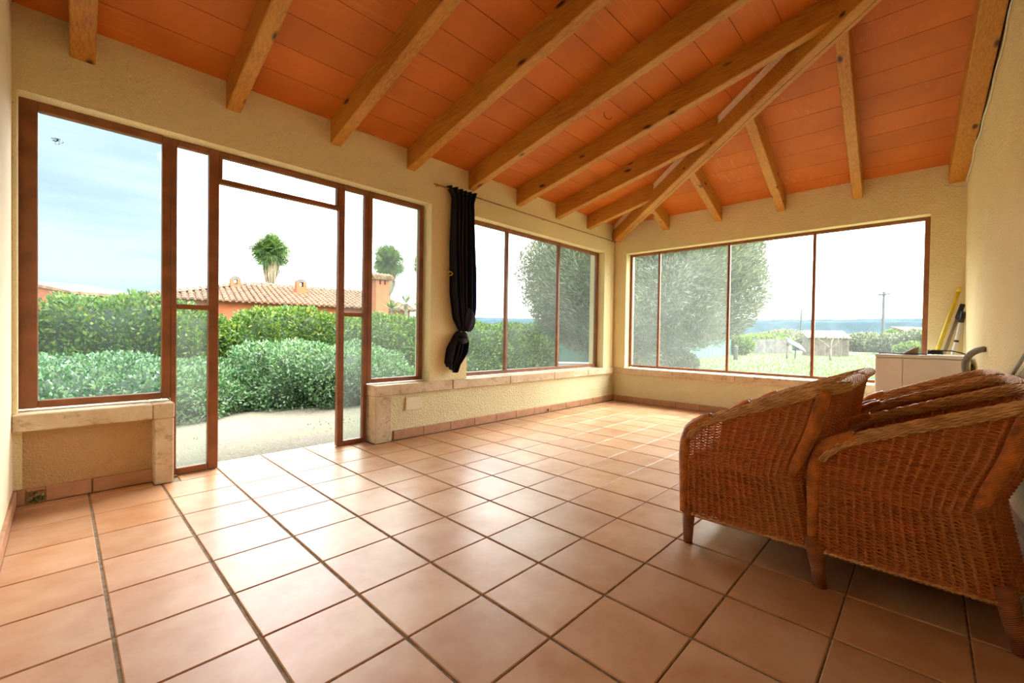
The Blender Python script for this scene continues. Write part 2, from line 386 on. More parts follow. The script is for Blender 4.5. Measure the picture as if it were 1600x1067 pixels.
# floor ------------------------------------------------------------
floor = MB().box((XD-.3, -2.6, -.12), (XB+.02, YA+.27, -.006)).box((.42, YA+.02, -.12), (1.80, 1.99, -.0065)).build('floor', MT['grout'])
floor['kind'] = 'structure'
g, gy = .0055, .0028
full = MB().cbox((g, gy, -.012), (TS-g, TS-gy, 0), .003).mesh('tile', MT['tile'])
def clipbox(x0, y0, x1, y1):
    return MB().cbox((x0, y0, -.012), (x1, y1, 0), .003)
for i in range(-1, 18):
    for j in range(-8, 6):
        x0, y0 = i*TS, j*TS
        a, b_ = max(x0+g, XD+.012), min(x0+TS-g, XB-.006)
        c0, d0 = max(y0+gy, -2.40), min(y0+TS-gy, YA-.006)
        if j == 5:                                  # the row that runs through the doorway
            if b_ <= .40 and b_-a > .02 and i < 1:                # and into the recess under the left ledge
                link('tile', clipbox(a, c0, min(b_, .292), YA+.072).mesh('tile', MT['tile']), floor); continue
            a, b_, d0 = max(a, .43), min(b_, 1.795), y0+TS-gy
            if b_-a < .03: continue
            me = clipbox(a, c0, b_, d0).mesh('tile', MT['tile']); link('tile', me, floor); continue
        if b_-a < .02 or d0-c0 < .02: continue
        if yC(x0) > y0+TS: continue
        if a > x0+g+1e-6 or b_ < x0+TS-g-1e-6 or d0 < y0+TS-gy-1e-6 or c0 > y0+gy+1e-6:
            link('tile', clipbox(a, c0, b_, d0).mesh('tile', MT['tile']), floor)
        else: link('tile', full, floor, (x0, y0, 0))

# walls ------------------------------------------------------------
# long window wall (left in the picture): openings x -.27..2.41 and 2.89..5.59
ya, yo = YA+.012, YA+.27
HEAD, SILL = 2.266, .50
wl = MB()
def gable_piece(mb, x0, x1, z0, y0=ya, y1=yo):
    top = lambda x: min(zA(ya), zB(x)) + .05
    mb.prism([(x0, y0, z0), (x1, y0, z0), (x1, y0, top(x1)), (x0, y0, top(x0))], (0, y1-y0, 0))
gable_piece(wl, XD-.2, 5.85, HEAD)
wl.box((XD-.2, ya, SILL), (XD+.02, yo, HEAD)); wl.box((2.41, ya, SILL), (2.885, yo, HEAD)); wl.box((5.585, ya, SILL), (5.85, yo, HEAD))
wall_left = wl.build('wall_left', MT['plaster'], kind='structure')
MB().box((1.98, ya+.012, -.1), (XB+.02, yo, .425)).build('lower_wall', MT['stucco'], wall_left)
MB().box((XD, ya+.085, -.1), (.30, yo, .425)).build('lower_wall', MT['stucco_dark'], wall_left, label='darker ochre stucco recess under the left ledge')
MB().box((XD, ya+.06, .09), (XD+.035, ya+.09, .425)).build('lower_wall', MT['plaster'], wall_left)
# end wall
wb = MB(); xb0, xb1 = XB+.012, XB+.27
HB0, HB1 = 1.486, -1.860                     # jambs
wb.box((xb0, -2.3, HEAD-.006), (xb1, YA+.27, zB(XB)+.04))
wb.box((xb0, HB0, SILL), (xb1, YA+.27, HEAD-.006)); wb.box((xb0, -2.3, SILL), (xb1, HB1, HEAD-.006))
wall_back = wb.build('wall_back', MT['plaster'], kind='structure')
MB().box((xb0+.012, -2.3, -.1), (xb1, YA+.2, .425)).build('lower_wall', MT['stucco'], wall_back)
# right-hand wall and the wall at the camera's left
P = [(XD-.3, yC(XD-.3), -.1), (XB+.2, yC(XB+.2), -.1)]
tops = [(XB+.2, 2.70), (XB, 2.76), (3.35, zB(3.35)+.05), (XD-.3, zA(-2.3)+.1)]
poly = P + [(x, yC(x), z) for x, z in tops]
wall_right = MB().prism(poly, (0, -.25, 0)).build('wall_right', MT['plaster'], kind='structure')
poly = [(XD, YA+.2, -.1), (XD, -2.7, -.1), (XD, -2.7, zA(-2.7)+.1), (XD, YA+.2, zA(YA+.2)+.1)]
wall_front = MB().prism(poly, (-.25, 0, 0)).build('wall_front', MT['plaster_smooth'], kind='structure')

# skirting: single tiles, each a piece -------------------------------
SKH = .085
bl = empty_struct('baseboard_left', (XD, YA, 0))
def piece(name, lo, hi, mat, parent, ch=.003):
    lo = np.array(lo); hi = np.array(hi); off = np.array(parent.location)
    return MB().cbox(lo-off, hi-off, ch).build(name, mat, parent)
x = 1.985
for e in [2.009]+[2.009+(k+.0)*TS for k in range(1, 13)]:
    e = min(e, XB-.01)
    hole = abs(x-4.32) < .17 and False
    if e-x > .03: piece('skirting_tile', (x+.002, YA-.002, .001), (e-.002, YA+.03, SKH), MT['skirting'], bl)
    x = e
# under the left ledge, with a broken opening in the corner
y0 = ya+.072
piece('skirting_tile', (XD+.002, y0-.008, .001), (XD+.045, y0+.03, SKH), MT['skirting'], bl)
piece('skirting_tile', (XD+.125, y0-.008, .001), (.012, y0+.03, SKH), MT['skirting'], bl)
piece('skirting_tile', (XD+.05, y0-.008, SKH-.018), (XD+.121, y0+.03, SKH), MT['skirting'], bl)
piece('skirting_tile', (.018, y0-.008, .001), (.296, y0+.03, SKH), MT['skirting'], bl)
bb = empty_struct('baseboard_back', (XB, YA, 0))
y = YA-.01
for k in range(12):
    e = max(y-TS, yC(XB)+.01)
    if y-e > .03: piece('skirting_tile', (XB-.004, e+.002, .001), (XB+.03, y-.002, SKH), MT['skirting'], bb)
    y = e
bf = empty_struct('baseboard_front', (XD, YA, 0))
y = YA+.07
for k in range(13):
    e = y-TS
    piece('skirting_tile', (XD-.01, e+.002, .001), (XD+.014, y-.002, SKH), MT['skirting'], bf); y = e
br = empty_struct('baseboard_right', (XB, yC(XB), 0))
x = XB-.02
for k in range(18):
    e = x-TS
    off = np.array(br.location)
    q = [(e+.002, yC(e), .001), (x-.002, yC(x), .001), (x-.002, yC(x), SKH), (e+.002, yC(e), SKH)]
    MB().prism([np.array(p)-off for p in q], (0, .014, 0)).build('skirting_tile', MT['skirting'], br); x = e

# travertine ledges -------------------------------------------------
LT, LB = .517, .422
tr1 = empty_struct('trim_1', (XD, YA, 0))
for a, b_ in ((XD+.001, .285), (.288, .395)):
    piece('ledge_stone', (a, YA-.022, LB), (b_, yo, LT), MT['stone'], tr1, .006)
piece('pier_stone', (.295, YA-.020, 0), (.392, yo, LB-.002), MT['stone'], tr1, .006)
tr2 = empty_struct('trim_2', (1.81, YA, 0))
xs = [1.812, 2.68, 3.53, 4.36, 5.15, XB-.012]
for a, b_ in zip(xs, xs[1:]): piece('ledge_stone', (a, YA-.022, LB), (b_-.003, yo, LT), MT['stone'], tr2, .006)
piece('pier_stone', (1.815, YA-.020, 0), (1.975, yo, LB-.002), MT['stone'], tr2, .006)
tr3 = empty_struct('trim_3', (XB, YA, 0))
ys = [YA+.05, .72, -.1, -.95, -1.75, yC(XB)+.001]
for a, b_ in zip(ys, ys[1:]): piece('ledge_stone', (XB-.022, b_+.003, LB), (xb1, a, LT), MT['stone'], tr3, .006)

# ceiling -------------------------------------------------------------
# roof slab above the boards
def plane_poly(pts, f): return [(x, y, f(x, y)) for x, y in pts]
hipx = lambda y: XB - SA/SB*(YA-y)
ceil = MB()
ye = -2.75
for pts, f in (([(XD-.3, YA+.6), (XB+.6*SA/SB, YA+.6), (hipx(ye), ye), (XD-.3, ye)], lambda x, y: zA(y)+.03),
               ([(XB+.6*SA/SB, YA+.6), (XB+.6*SA/SB, ye), (hipx(ye), ye)], lambda x, y: zB(x)+.03)):
    ceil.prism(plane_poly(pts, f), (0, 0, .15))
ceiling = ceil.build('ceiling', MT['grout'], kind='structure')
def clip(poly, n, d):
    out = []
    for i in range(len(poly)):
        a, b = np.array(poly[i]), np.array(poly[(i+1) % len(poly)])
        da, db = n@a-d, n@b-d
        if da >= 0: out.append(tuple(a))
        if (da >= 0) != (db >= 0): out.append(tuple(a+(b-a)*(da/(da-db))))
    return out
nh = np.array([-SB, SA*1.0]); dh = -SB*XB + SA*YA     # A side: SB*(XB-x) > SA*(YA-y)
AX = [-.083, .677, 1.405, 2.124, 2.875, 3.619, 4.366, 5.09]
BY = [.905, .197, -.52, -1.24, -1.978]
BW = .088; SKA = .02; SKB = .04
def ax_at(x0, y): return x0 - SKA*(YA-y)
def by_at(y0, x): return y0 - SKB*(XB-x)
gj = .0022
edgesA = [XD-.3] + AX + [XB+.3]
for bay in range(len(edgesA)-1):
    l = edgesA[bay]+(.044 if bay else 0); r = edgesA[bay+1]+.044
    y1 = YA+.03; k = 0; off = (bay*.37) % 1*.12
    ylast = YA+.03
    while y1 > -2.4:
        y0 = (1.46-off*.5) - k*.245 if k or True else 0
        pl = [(ax_at(l, y0)+gj, y0+gj), (ax_at(r, y0)-gj, y0+gj), (ax_at(r, y1)-gj, y1-gj), (ax_at(l, y1)+gj, y1-gj)]
        pl = clip(pl, nh, dh+.002*0) if True else pl
        # keep the part on the A side: zA<zB
        if len(pl) >= 3: MB().prism([(x, y, zA(y)) for x, y in pl], (0, 0, .022)).build('ceiling_board', MT['board'], ceiling)
        y1 = y0; k += 1
edgesB = [YA+.1] + BY + [-2.6]
for bay in range(len(edgesB)-1):
    t_ = edgesB[bay]-(.044 if bay else 0); b0 = edgesB[bay+1]-.044
    if bay == 5: b0 = -2.6
    x1 = XB+.03; k = 0
    while x1 > 2.4:
        x0 = 5.69 - k*.25
        pl = [(x0+gj, by_at(b0, x0)+gj), (x1-gj, by_at(b0, x1)+gj), (x1-gj, by_at(t_, x1)-gj), (x0+gj, by_at(t_, x0)-gj)]
        pl = clip(pl, -nh, -dh)
        if len(pl) >= 3: MB().prism([(x, y, zB(x)) for x, y in pl], (0, 0, .022)).build('ceiling_board', MT['board'], ceiling)
        x1 = x0; k += 1

# roof timbers: each one a thing ------------------------------------
hd = np.array([-SA/SB, -1.0]); hd /= np.linalg.norm(hd); hn = np.array([hd[1], -hd[0]])   # hip direction and its normal (towards A side if positive below)
if hn@np.array([-1, .2]) < 0: hn = -hn
HW = .062
def timber(secpts, mat, **kw):
    # secpts: two lists of 8 matching points (start, end)
    a, b = secpts; n = len(a)
    mb = MB(); mb.add(list(a)+list(b), [tuple(range(n))[::-1], tuple(range(n, 2*n))]+[(i, (i+1) % n, n+(i+1) % n, n+i) for i in range(n)])
    o = mb.build(kw.pop('name', 'ceiling_beam'), mat); return o
ordA = ['leftmost short-looking', 'second', 'third', 'fourth', 'fifth', 'sixth', 'seventh', 'eighth and shortest']
def sec(w, h, ch=.006):    # section offsets (across, up)
    return [(0, ch), (ch, 0), (w-ch, 0), (w, ch), (w, h), (0, h)]
labA = ['knotty pine ceiling beam at far left above the big left window pane',
        'pine ceiling beam above the narrow glazed sidelight left of the doorway',
        'pine ceiling beam above the right end of the open doorway, third from left',
        'pine ceiling beam ending between the doorway window and the dark curtain',
        'pine ceiling beam whose end sits just right of the curtain top',
        'long pine ceiling beam meeting the hip beam highest, above the three-pane window',
        'mid-length pine ceiling beam meeting the hip beam halfway, sixth span from the curtain side',
        'shortest pine ceiling beam on the window-wall slope, nearest the room corner']
for i, x0 in enumerate(AX):
    a = []; b = []
    wdt = BW if i else .105
    for dx, dz in sec(wdt, .19):
        xs_ = x0+dx
        # where the beam's line reaches the hip side or the right wall
        # line: x = xs_-SKA*t, y = YA-t ; hip: hn.(p-p0) = HW
        p0 = np.array([XB, YA]); s0 = hn@(np.array([xs_, YA])-p0); ds = hn@np.array([-SKA, -1.0])
        t_hip = (HW-.01 - s0)/ds
        t_end = YA+2.107+SKC*(XB-xs_)+.03
        t_end = min(t_end, t_hip) if t_hip > 0 else t_end
        for lst, t_ in ((a, -.05), (b, t_end)):
            lst.append((xs_-SKA*t_, YA-t_, 2.53+SA*t_+dz))
    tag(timber((a, b), MT['pine_y']), labA[i], 'beam', 'pine beams on the long slope')
labB = ['short pine ceiling beam on the end-wall slope nearest the room corner',
        'pine ceiling beam on the end-wall slope, second from the room corner',
        'pine ceiling beam on the end-wall slope, third from the room corner',
        'steep-looking pine ceiling beam above the right pane of the end window',
        'wide knotty pine ceiling beam running along the top of the right wall']
for i, y0 in enumerate(BY):
    a = []; b = []; wdt = BW if i < 4 else .128
    for dy, dz in sec(wdt, .19):
        ys_ = y0-dy
        p0 = np.array([XB, YA]); s0 = hn@(np.array([XB, ys_])-p0); ds = hn@np.array([-1.0, -SKB])
        t_hip = (-HW+.01 - s0)/ds
        t_end = t_hip if 0 < t_hip < 3.2 else 2.9
        for lst, t_ in ((a, -.05), (b, t_end)):
            lst.append((XB-t_, ys_-SKB*t_, 2.53+SB*t_+dz))
    tag(timber((a[::-1], b[::-1]), MT['pine_x']), labB[i], 'beam', 'pine beams on the end slope')
a = []; b = []
for dx, dz in sec(2*HW, .165, .008):
    for lst, t_ in ((a, -.02), (b, 4.75)):
        p = np.array([XB, YA]) + hd*t_ + hn*(HW-dx)
        tt = t_*-hd[1]
        lst.append((p[0], p[1], 2.455+SA*tt+dz))
hip = timber((a, b), MT['pine_hip'], name='hip_beam'); tag(hip, 'thick cracked diagonal pine hip beam rising from the room corner', 'beam')
# long drying crack in the hip's underside
mb = MB()
pth = []
for k in range(60):
    t_ = .25+k*.065; p = np.array([XB, YA]) + hd*t_ + hn*(-.012+.008*math.sin(k*.31)+random.uniform(-.0015, .0015))
    pth.append((p[0], p[1], 2.4545+SA*t_*-hd[1]))
mb.tube(pth, [.0016+.001*math.sin(k*.5)**2 for k in range(60)], 4); mb.build('crack', MT['black'], hip)
# plaster infill between hip and boards
a = []
for sgn in (1, -1):
    q = []
    for t_, dz in ((0, .15), (4.7, .15), (4.7, .30), (0, .30)):
        p = np.array([XB, YA]) + hd*t_ + hn*(HW-.018)*sgn
        q.append((p[0], p[1], 2.455+SA*t_*-hd[1]+dz))
    mb = MB().prism(q, (-hn[0]*.02*sgn, -hn[1]*.02*sgn, 0)); mb.build('infill', MT['infill'], ceiling)

# windows -------------------------------------------------------------
YF = 1.806                                  # plane of the joinery
def member(parent, kind, x0, z0, x1, z1, d=.045, dy=0):
    off = np.array(parent.location)
    return MB().cbox(np.array((x0, YF-.012+dy, z0))-off, np.array((x1, YF-.012+dy+d, z1))-off, .004).build(kind, MT['frame'], parent)
def pane(parent, x0, z0, x1, z1, mat):
    off = np.array(parent.location)
    MB().box(np.array((x0-.004, YF+.012, z0-.004))-off, np.array((x1+.004, YF+.015, z1+.004))-off).build('pane', mat, parent)
win1 = empty_struct('window_1', (-.263, YF, .53))
Z1 = 2.27
member(win1, 'stile', -.285, .53, -.207, Z1); member(win1, 'stile', .345, .53, .392, Z1-.01)
member(win1, 'rail', -.207, .53, .345, .572); member(win1, 'rail', -.207, 2.215, .345, Z1)
pane(win1, -.207, .572, .345, 2.215, MT['mesh_pane'])
MB().add([(.05+.012*math.cos(k*2.4)*(.3+k*.05), .0, .012*math.sin(k*2.4)*(.3+k*.05)+1.56) for k in range(3)], [(0,1,2)])
win2 = empty_struct('window_2', (1.80, YF, .53))
member(win2, 'stile', 1.803, .53, 1.845, Z1-.005); member(win2, 'stile', 2.348, .53, 2.395, Z1-.005)
member(win2, 'rail', 1.845, .53, 2.348, .570); member(win2, 'rail', 1.845, 2.22, 2.348, Z1-.005)
pane(win2, 1.845, .57, 2.348, 2.22, MT['hazy_pane'])
door = empty_struct('door_1', (1.1, YF, 0))
TP = 2.262
member(door, 'stile', .394, .005, .424, TP); member(door, 'stile', .602, .005, .664, TP, .05)
member(door, 'rail', .424, .005, .602, .048); member(door, 'rail', .424, 2.222, .602, TP); member(door, 'rail', .424, 1.13, .602, 1.165)
pane(door, .424, .048, .602, 1.13, MT['hazy_pane']); pane(door, .424, 1.165, .602, 2.222, MT['mesh_pane'])
member(door, 'rail', .664, 2.222, 1.548, TP); member(door, 'rail', .664, 2.035, 1.548, 2.072)
member(door, 'stile', .664, 2.072, .684, 2.222); member(door, 'stile', 1.512, 2.072, 1.532, 2.222)
pane(door, .684, 2.072, 1.512, 2.222, MT['mesh_pane'])
member(door, 'stile', 1.532, .005, 1.586, TP, .05); member(door, 'stile', 1.765, .005, 1.801, TP)
member(door, 'rail', 1.586, .005, 1.765, .045); member(door, 'rail', 1.586, 2.222, 1.765, TP); member(door, 'rail', 1.586, 1.13, 1.765, 1.165)
pane(door, 1.586, .045, 1.765, 1.13, MT['hazy_pane']); pane(door, 1.586, 1.165, 1.765, 2.222, MT['mesh_pane'])
win3 = empty_struct('window_3', (2.9, YF, .53))
for a, b_ in ((2.885, 2.925), (3.575, 3.615), (4.585, 4.628), (5.535, 5.585)): member(win3, 'stile' if a in (2.885, 5.535) else 'mullion', a, .53, b_, Z1-.005)
for a, b_ in ((2.925, 3.575), (3.615, 4.585), (4.628, 5.535)):
    member(win3, 'rail', a, .53, b_, .572); member(win3, 'rail', a, 2.222, b_, Z1-.005)
    pane(win3, a, .572, b_, 2.222, MT['dusty_pane'] if a < 3 else MT['hazy_pane'])
win4 = empty_struct('window_4', (XB+.15, 0, .53))
XF = XB+.15
def memB(kind, y0, z0, y1, z1, d=.045, mat=None, dx=0):
    off = np.array(win4.location)
    return MB().cbox(np.array((XF-.012+dx, y0, z0))-off, np.array((XF-.012+dx+d, y1, z1))-off, .004).build(kind, mat or MT['frame'], win4)
ysB = [(1.45, 1.488), (1.005, 1.035), (.040, .072), (-.90, -.868), (-1.862, -1.818)]
for i, (a, b_) in enumerate(ysB): memB('stile' if i in (0, 4) else 'mullion', a, .53, b_, 2.262)
for i in range(4):
    y1, y0 = ysB[i][0], ysB[i+1][1]
    memB('rail', y0, .53, y1, .562); memB('rail', y0, 2.225, y1, 2.262)
    memB('pane', y0-.004, .558, y1+.004, 2.229, .003, MT['dusty_pane'] if i > 1 else MT['hazy_pane'], .027)

# ------------------------------------------------------------------ wicker armchairs
WD = .29
def prof(z):  # distance of the back surface behind the front at height z
    return np.interp(z, [.0, .145, .43, .60, .85], [.565, .545, .490, .555, .618])
def zrim(y):
    return np.interp(-y, [0, .012, .03, .06, .10, .18, .356, .53, .62, .70], [.44, .50, .545, .583, .615, .652, .726, .796, .826, .836])
def plan(s, z):
    """s in [-1,1]: front of the left arm, round the back, front of the right arm"""
    p = prof(z); wd = WD + .012*np.clip((z-.2)/.6, 0, 1); r = .075
    a = 1-abs(s); sg = -1 if s < 0 else 1
    a = abs(s)
    # a = 1 at the front, 0 in the middle of the back
    if a > .46:
        u = (1-a)/.54; return sg*wd, -(p-r)*u
    if a > .34:
        th = (.46-a)/.12*math.pi/2; return sg*(wd-r+r*math.cos(th)), -(p-r)-r*math.sin(th)
    return sg*(wd-r)*a/.34, -p-(.04*min(1, max(0, (.78-z)/.25)))*(1-(a/.34)**2)
def rim_z(s):
    z = .7
    for _ in range(12): z = .5*z+.5*float(zrim(plan(s, z)[1]))
    return z
NS = 60
S_ = np.linspace(-1, 1, NS+1)
RZ = [rim_z(s)-.016 for s in S_]
def tube_arrays(path, nrm, r, n=3):
    # light tube: path (m,3), nrm (m,3) outward normals; cross-section in the plane of nrm and z
    m = len(path); V = []
    for k in range(n):
        th = 2*math.pi*k/n
        V.append(path + r*math.cos(th)*nrm + r*math.sin(th)*np.array([0, 0, 1.0]))
    V = np.stack(V, 1).reshape(-1, 3)
    i = np.arange(m-1)[:, None]*n; k = np.arange(n)[None]
    Fq = np.stack([i+k, i+(k+1) % n, i+n+(k+1) % n, i+n+k], -1).reshape(-1, 4)
    return V, Fq
def weave_shell():
    Vs = []; Fs = []; o = 0
    sub = 4; S = np.linspace(-1, 1, NS*sub+1); rz = np.interp(S, S_, RZ)
    zz = np.arange(.150, .86, .0064)
    for j, z in enumerate(zz):
        ok = rz > z-.006
        pts = np.array([plan(s, z) for s in S])
        d = np.gradient(pts, axis=0); nr = np.stack([d[:, 1], -d[:, 0]], 1); nr /= np.linalg.norm(nr, axis=1)[:, None]+1e-9
        ph = np.cos(math.pi*np.arange(len(S))/sub + math.pi*(j % 2))
        rib = np.cos(2*math.pi*np.arange(len(S))/sub)
        pts3 = np.column_stack([pts + nr*(.0036*ph+.0026*rib)[:, None], np.full(len(S), z)+rng.normal(0, .0004, len(S))])
        nr3 = np.column_stack([nr, np.zeros(len(S))])
        # split into runs where the row exists
        idx = np.where(ok)[0]
        if len(idx) < 3: continue
        for run in np.split(idx, np.where(np.diff(idx) > 1)[0]+1):
            if len(run) < 3: continue
            V, Fq = tube_arrays(pts3[run], nr3[run], .0031, 4); Vs.append(V); Fs.append(Fq+o); o += len(V)
    # front apron between the arms
    for j, z in enumerate(np.arange(.150, .385, .0064)):
        X = np.linspace(-WD, WD, 24*3+1)
        P3 = np.column_stack([X, -.006+.0030*np.cos(math.pi*np.arange(len(X))/3+math.pi*(j % 2)), np.full(len(X), z)])
        V, Fq = tube_arrays(P3, np.tile([0, 1.0, 0], (len(X), 1)), .0031, 4); Vs.append(V); Fs.append(Fq+o); o += len(V)
    return raw_mesh('woven_shell', np.concatenate(Vs), np.concatenate(Fs), [MT['wicker']])
def stakes():
    mb = MB()
    for s, zt in zip(S_, RZ):
        P_ = [(*plan(s, z), z) for z in np.linspace(.148, zt, 8)]
        mb.tube(P_, .0052, 6, False)
    for x in np.linspace(-WD, WD, 25): mb.tube([(x, -.006, .148), (x, -.006, .385)], .005, 6, False)
    return mb.mesh('stakes', MT['stake'], True)
def rim_path(n=420):
    out = []
    for s in np.linspace(-1, 1, n):
        z = rim_z(s); x, y = plan(s, z); out.append((x, y, z-.017))
    return np.array(out)
RP = rim_path()
def frames(P):
    T = np.gradient(P, axis=0); T /= np.linalg.norm(T, axis=1)[:, None]
    A = np.cross(T, [0, 0, 1.0]); 
    A /= np.linalg.norm(A, axis=1)[:, None]+1e-9; B = np.cross(A, T); return T, A, B
def braid(path, R, rs, count, turns, flat=1.0):
    T, A, B = frames(path); mb = MB(); n = len(path)
    for k in range(count):
        th = 2*math.pi*k/count + np.linspace(0, 2*math.pi*turns, n)
        wob = 1+.15*np.sin(np.linspace(0, 74*math.pi, n)+k*math.pi)
        pp = path + (R*wob*np.cos(th))[:, None]*A*flat + (R*wob*np.sin(th))[:, None]*B
        mb.tube(pp, rs, 5)
    return mb
me_shell = weave_shell(); me_stakes = stakes()
rp2 = RP[(np.abs(np.linspace(-1, 1, len(RP))) < .975)]
me_rim = braid(rp2, .0178, .0046, 14, 1.2, 1.12).mesh('braided_rim', MT['rim'], True)
me_core = MB().tube(rp2, .0150, 8).mesh('rim_core', MT['rim_core'], True)
base = np.array([(*plan(s, .145), .146) for s in np.linspace(-1, 1, 110)])
me_base = braid(base, .006, .0045, 3, 46).mesh('base_border', MT['rim'], True)
fb = np.array([(x, -.004, .146) for x in np.linspace(-WD, WD, 40)])
me_fbase = braid(fb, .006, .0045, 3, 16).mesh('base_border', MT['rim'], True)
def arm_post(sg):
    pts = [(sg*WD, -.002, .15), (sg*WD, -.001, .30), (sg*WD, 0, .42), (sg*(WD+.003), -.006, .49), (sg*(WD+.006), -.026, .55), (sg*(WD+.008), -.056, .580), (sg*(WD+.01), -.098, .606), (sg*(WD+.01), -.13, .620)]
    P_ = np.array(pts); tt = np.linspace(0, len(P_)-1, 40); Q = np.column_stack([np.interp(tt, range(len(P_)), P_[:, i]) for i in range(3)])
    return MB().tube(Q, np.interp(tt, [0, 2, 5, 7], [.016, .023, .026, .024]), 12).mesh('arm_post', MT['cane_post'], True)
def back_post(sg):
    Q = [(sg*(WD+.016+.008*k/9), -float(prof(z))+.044, z) for k, z in enumerate(np.linspace(.425, .785, 10))]
    return MB().tube(Q, [.012, .019, .022, .023, .024, .024, .024, .024, .023, .021], 14).mesh('back_post', MT['cane_post'], True)
def legm(sg, front):
    if front: Q = [(sg*(WD-.015), -.022, .17), (sg*(WD-.015), -.022, .0)]
    else: Q = [(sg*(WD-.015), -.515, .20), (sg*(WD-.01), -.555, .0)]
    return MB().tube([Q[0], tuple((np.array(Q[0])+Q[1])/2), Q[1]], [.030, .026, .020], 14).mesh('leg', MT['leg'], True)
me_posts = [arm_post(-1), arm_post(1)]; me_bp = [back_post(-1), back_post(1)]
me_legs = [legm(s, f) for s in (-1, 1) for f in (True, False)]
sb = MB(); nx, ny = 20, 18
vs = [(-WD+.01+(2*WD-.02)*i/nx, -.008-.49*j/ny, .375+.025*math.sin(math.pi*i/nx)*math.sin(math.pi*j/ny)) for j in range(ny+1) for i in range(nx+1)]
fs = [(j*(nx+1)+i, j*(nx+1)+i+1, (j+1)*(nx+1)+i+1, (j+1)*(nx+1)+i) for j in range(ny) for i in range(nx)]
sb.add(vs, fs); sb.add([(x, y, z-.02) for x, y, z in vs], [f[::-1] for f in fs]); me_seat = sb.mesh('seat', MT['wicker'], True)
me_roll = MB().tube([(x, .002, .385) for x in np.linspace(-WD, WD, 12)], .018, 10).mesh('seat_roll', MT['cane_post'], True)
lin = MB(); LS = np.linspace(-1, 1, 61)  # dark shell added inside the lower weave to stop light shining through
vs = []
for z in (.16, .27, .385):
    for s in LS:
        x, y = plan(s, z); vs.append((x*.965, y*.975-.008, z))
lin.add(vs, [(j*61+i, j*61+i+1, (j+1)*61+i+1, (j+1)*61+i) for j in range(2) for i in range(60)])
lin.box((-WD+.01, -.022, .16), (WD-.01, -.016, .385)); me_lin = lin.mesh('light_block_lining', MT['rim_core'], True)
CH = [('light_block_lining', me_lin, None), ('woven_shell', me_shell, 'stuff'), ('stake_ribs', me_stakes, 'stuff'), ('braided_rim', me_rim, None), ('rim_core', me_core, None),
      ('base_border', me_base, None), ('base_border', me_fbase, None), ('arm_post', me_posts[0], None), ('arm_post', me_posts[1], None),
      ('back_post', me_bp[0], None), ('back_post', me_bp[1], None), ('seat', me_seat, None), ('seat_roll', me_roll, None)] + [('leg', l, None) for l in me_legs]
chairs = [((2.26, -1.02), .0, 'brown wicker tub armchair nearest the doorway, whole side in view, small holes in the weave'),
          ((2.93, -1.01), .0, 'wicker armchair almost hidden behind the left armchair, only its upper rim showing'),
          ((2.265, -1.542), -.012, 'large foreground wicker armchair at the right edge of the picture, closest to the camera'),
          ((2.88, -1.545), .0, 'wicker armchair directly behind the foreground right armchair, its two arm rims in view'),
          ((3.53, -1.522), .0, 'rearmost wicker armchair of the right row, its far arm rim highest before the washing machine')]
for (x, y), rz, lab in chairs:
    r = thing('wicker_armchair', lab, 'armchair', (x, y, 0), rz, 'wicker armchairs pushed together in two rows')
    for nm, me, kd in CH:
        o = link(nm, me, r)
        if kd: o['kind'] = kd
        if nm == 'arm_post' or nm == 'back_post': o['label'] = 'smooth cane-wrapped orange post'

# ------------------------------------------------------------------ washing machine and what lies on it
WX, WY0, WY1, WH = 5.02, -1.52, yC(5.0)+.03, .868
wm = thing('washing_machine', 'white washing machine in the far right corner under the end window', 'washing machine', (WX+.29, (WY0+WY1)/2, 0))
off = np.array(wm.location)
def wbx(name, lo, hi, mat=MT['white'], ch=.006, parent=wm): return MB().cbox(np.array(lo)-off, np.array(hi)-off, ch).build(name, mat, parent)
wbx('body', (WX+.012, WY1, .03), (WX+.57, WY0, WH-.03)); wbx('top', (WX+.002, WY1-.003, WH-.028), (WX+.575, WY0+.003, WH), ch=.008)
wbx('side_panel', (WX, -1.705, .05), (WX+.011, WY0-.006, WH-.034), ch=.003)
wbx('side_panel', (WX, WY1+.004, .05), (WX+.011, -1.709, WH-.034), ch=.003)
for dx in (.05, .5):
    for yy in (WY1+.05, WY0-.05): MB().lathe([(.022, 0), (.022, .012), (.012, .014), (.012, .032)], np.array((WX+dx, yy, 0))-off, 10).build('foot', MT['black'], wm)
# cables and a folded scrap of card
def wig(p, q, n, amp, lift=0, seed=1):
    r_ = random.Random(seed); p = np.array(p, float); q = np.array(q, float); out = []
    ph = r_.random()*6
    for k in range(n):
        t_ = k/(n-1); x_ = p+(q-p)*t_; x_[0] += amp*math.sin(t_*9+ph); x_[2] += lift*math.sin(math.pi*t_); out.append(x_)
    return out
mb = MB().tube(wig((WX+.09, -1.44-.1, WH+.006), (WX+.10, -1.86, WH+.006), 30, .03, 0, 2), .006, 6)
mb.tube(wig((WX+.13, -1.54, WH+.006), (WX+.08, -1.82, WH+.007), 30, .03, 0, 5), .005, 6)
o = mb.build('coiled_cable', MT['blue_cable'], smooth=True); tag(o, 'dark blue cable lying along the front of the washing machine top', 'cable')
cardq = [(WX+.10, -1.69, WH+.001), (WX+.12, -1.80, WH+.001), (WX+.11, -1.81, WH+.072), (WX+.10, -1.77, WH+.055)]
o = MB().prism(cardq, (.03, .004, 0)).build('folded_card', MT['card']); tag(o, 'torn piece of brown cardboard standing on the washing machine', 'cardboard')
kn = thing('power_cord', 'black power cord bundled in a knot, its end trailing over the washing machine', 'cord', (WX+.12, -1.91, WH))
mb = MB(); pts = [(.028*math.cos(k*.9)*(1+.3*math.sin(k*.37)), .045*math.sin(k*.9), .028+.016*math.sin(k*1.3)) for k in range(60)]
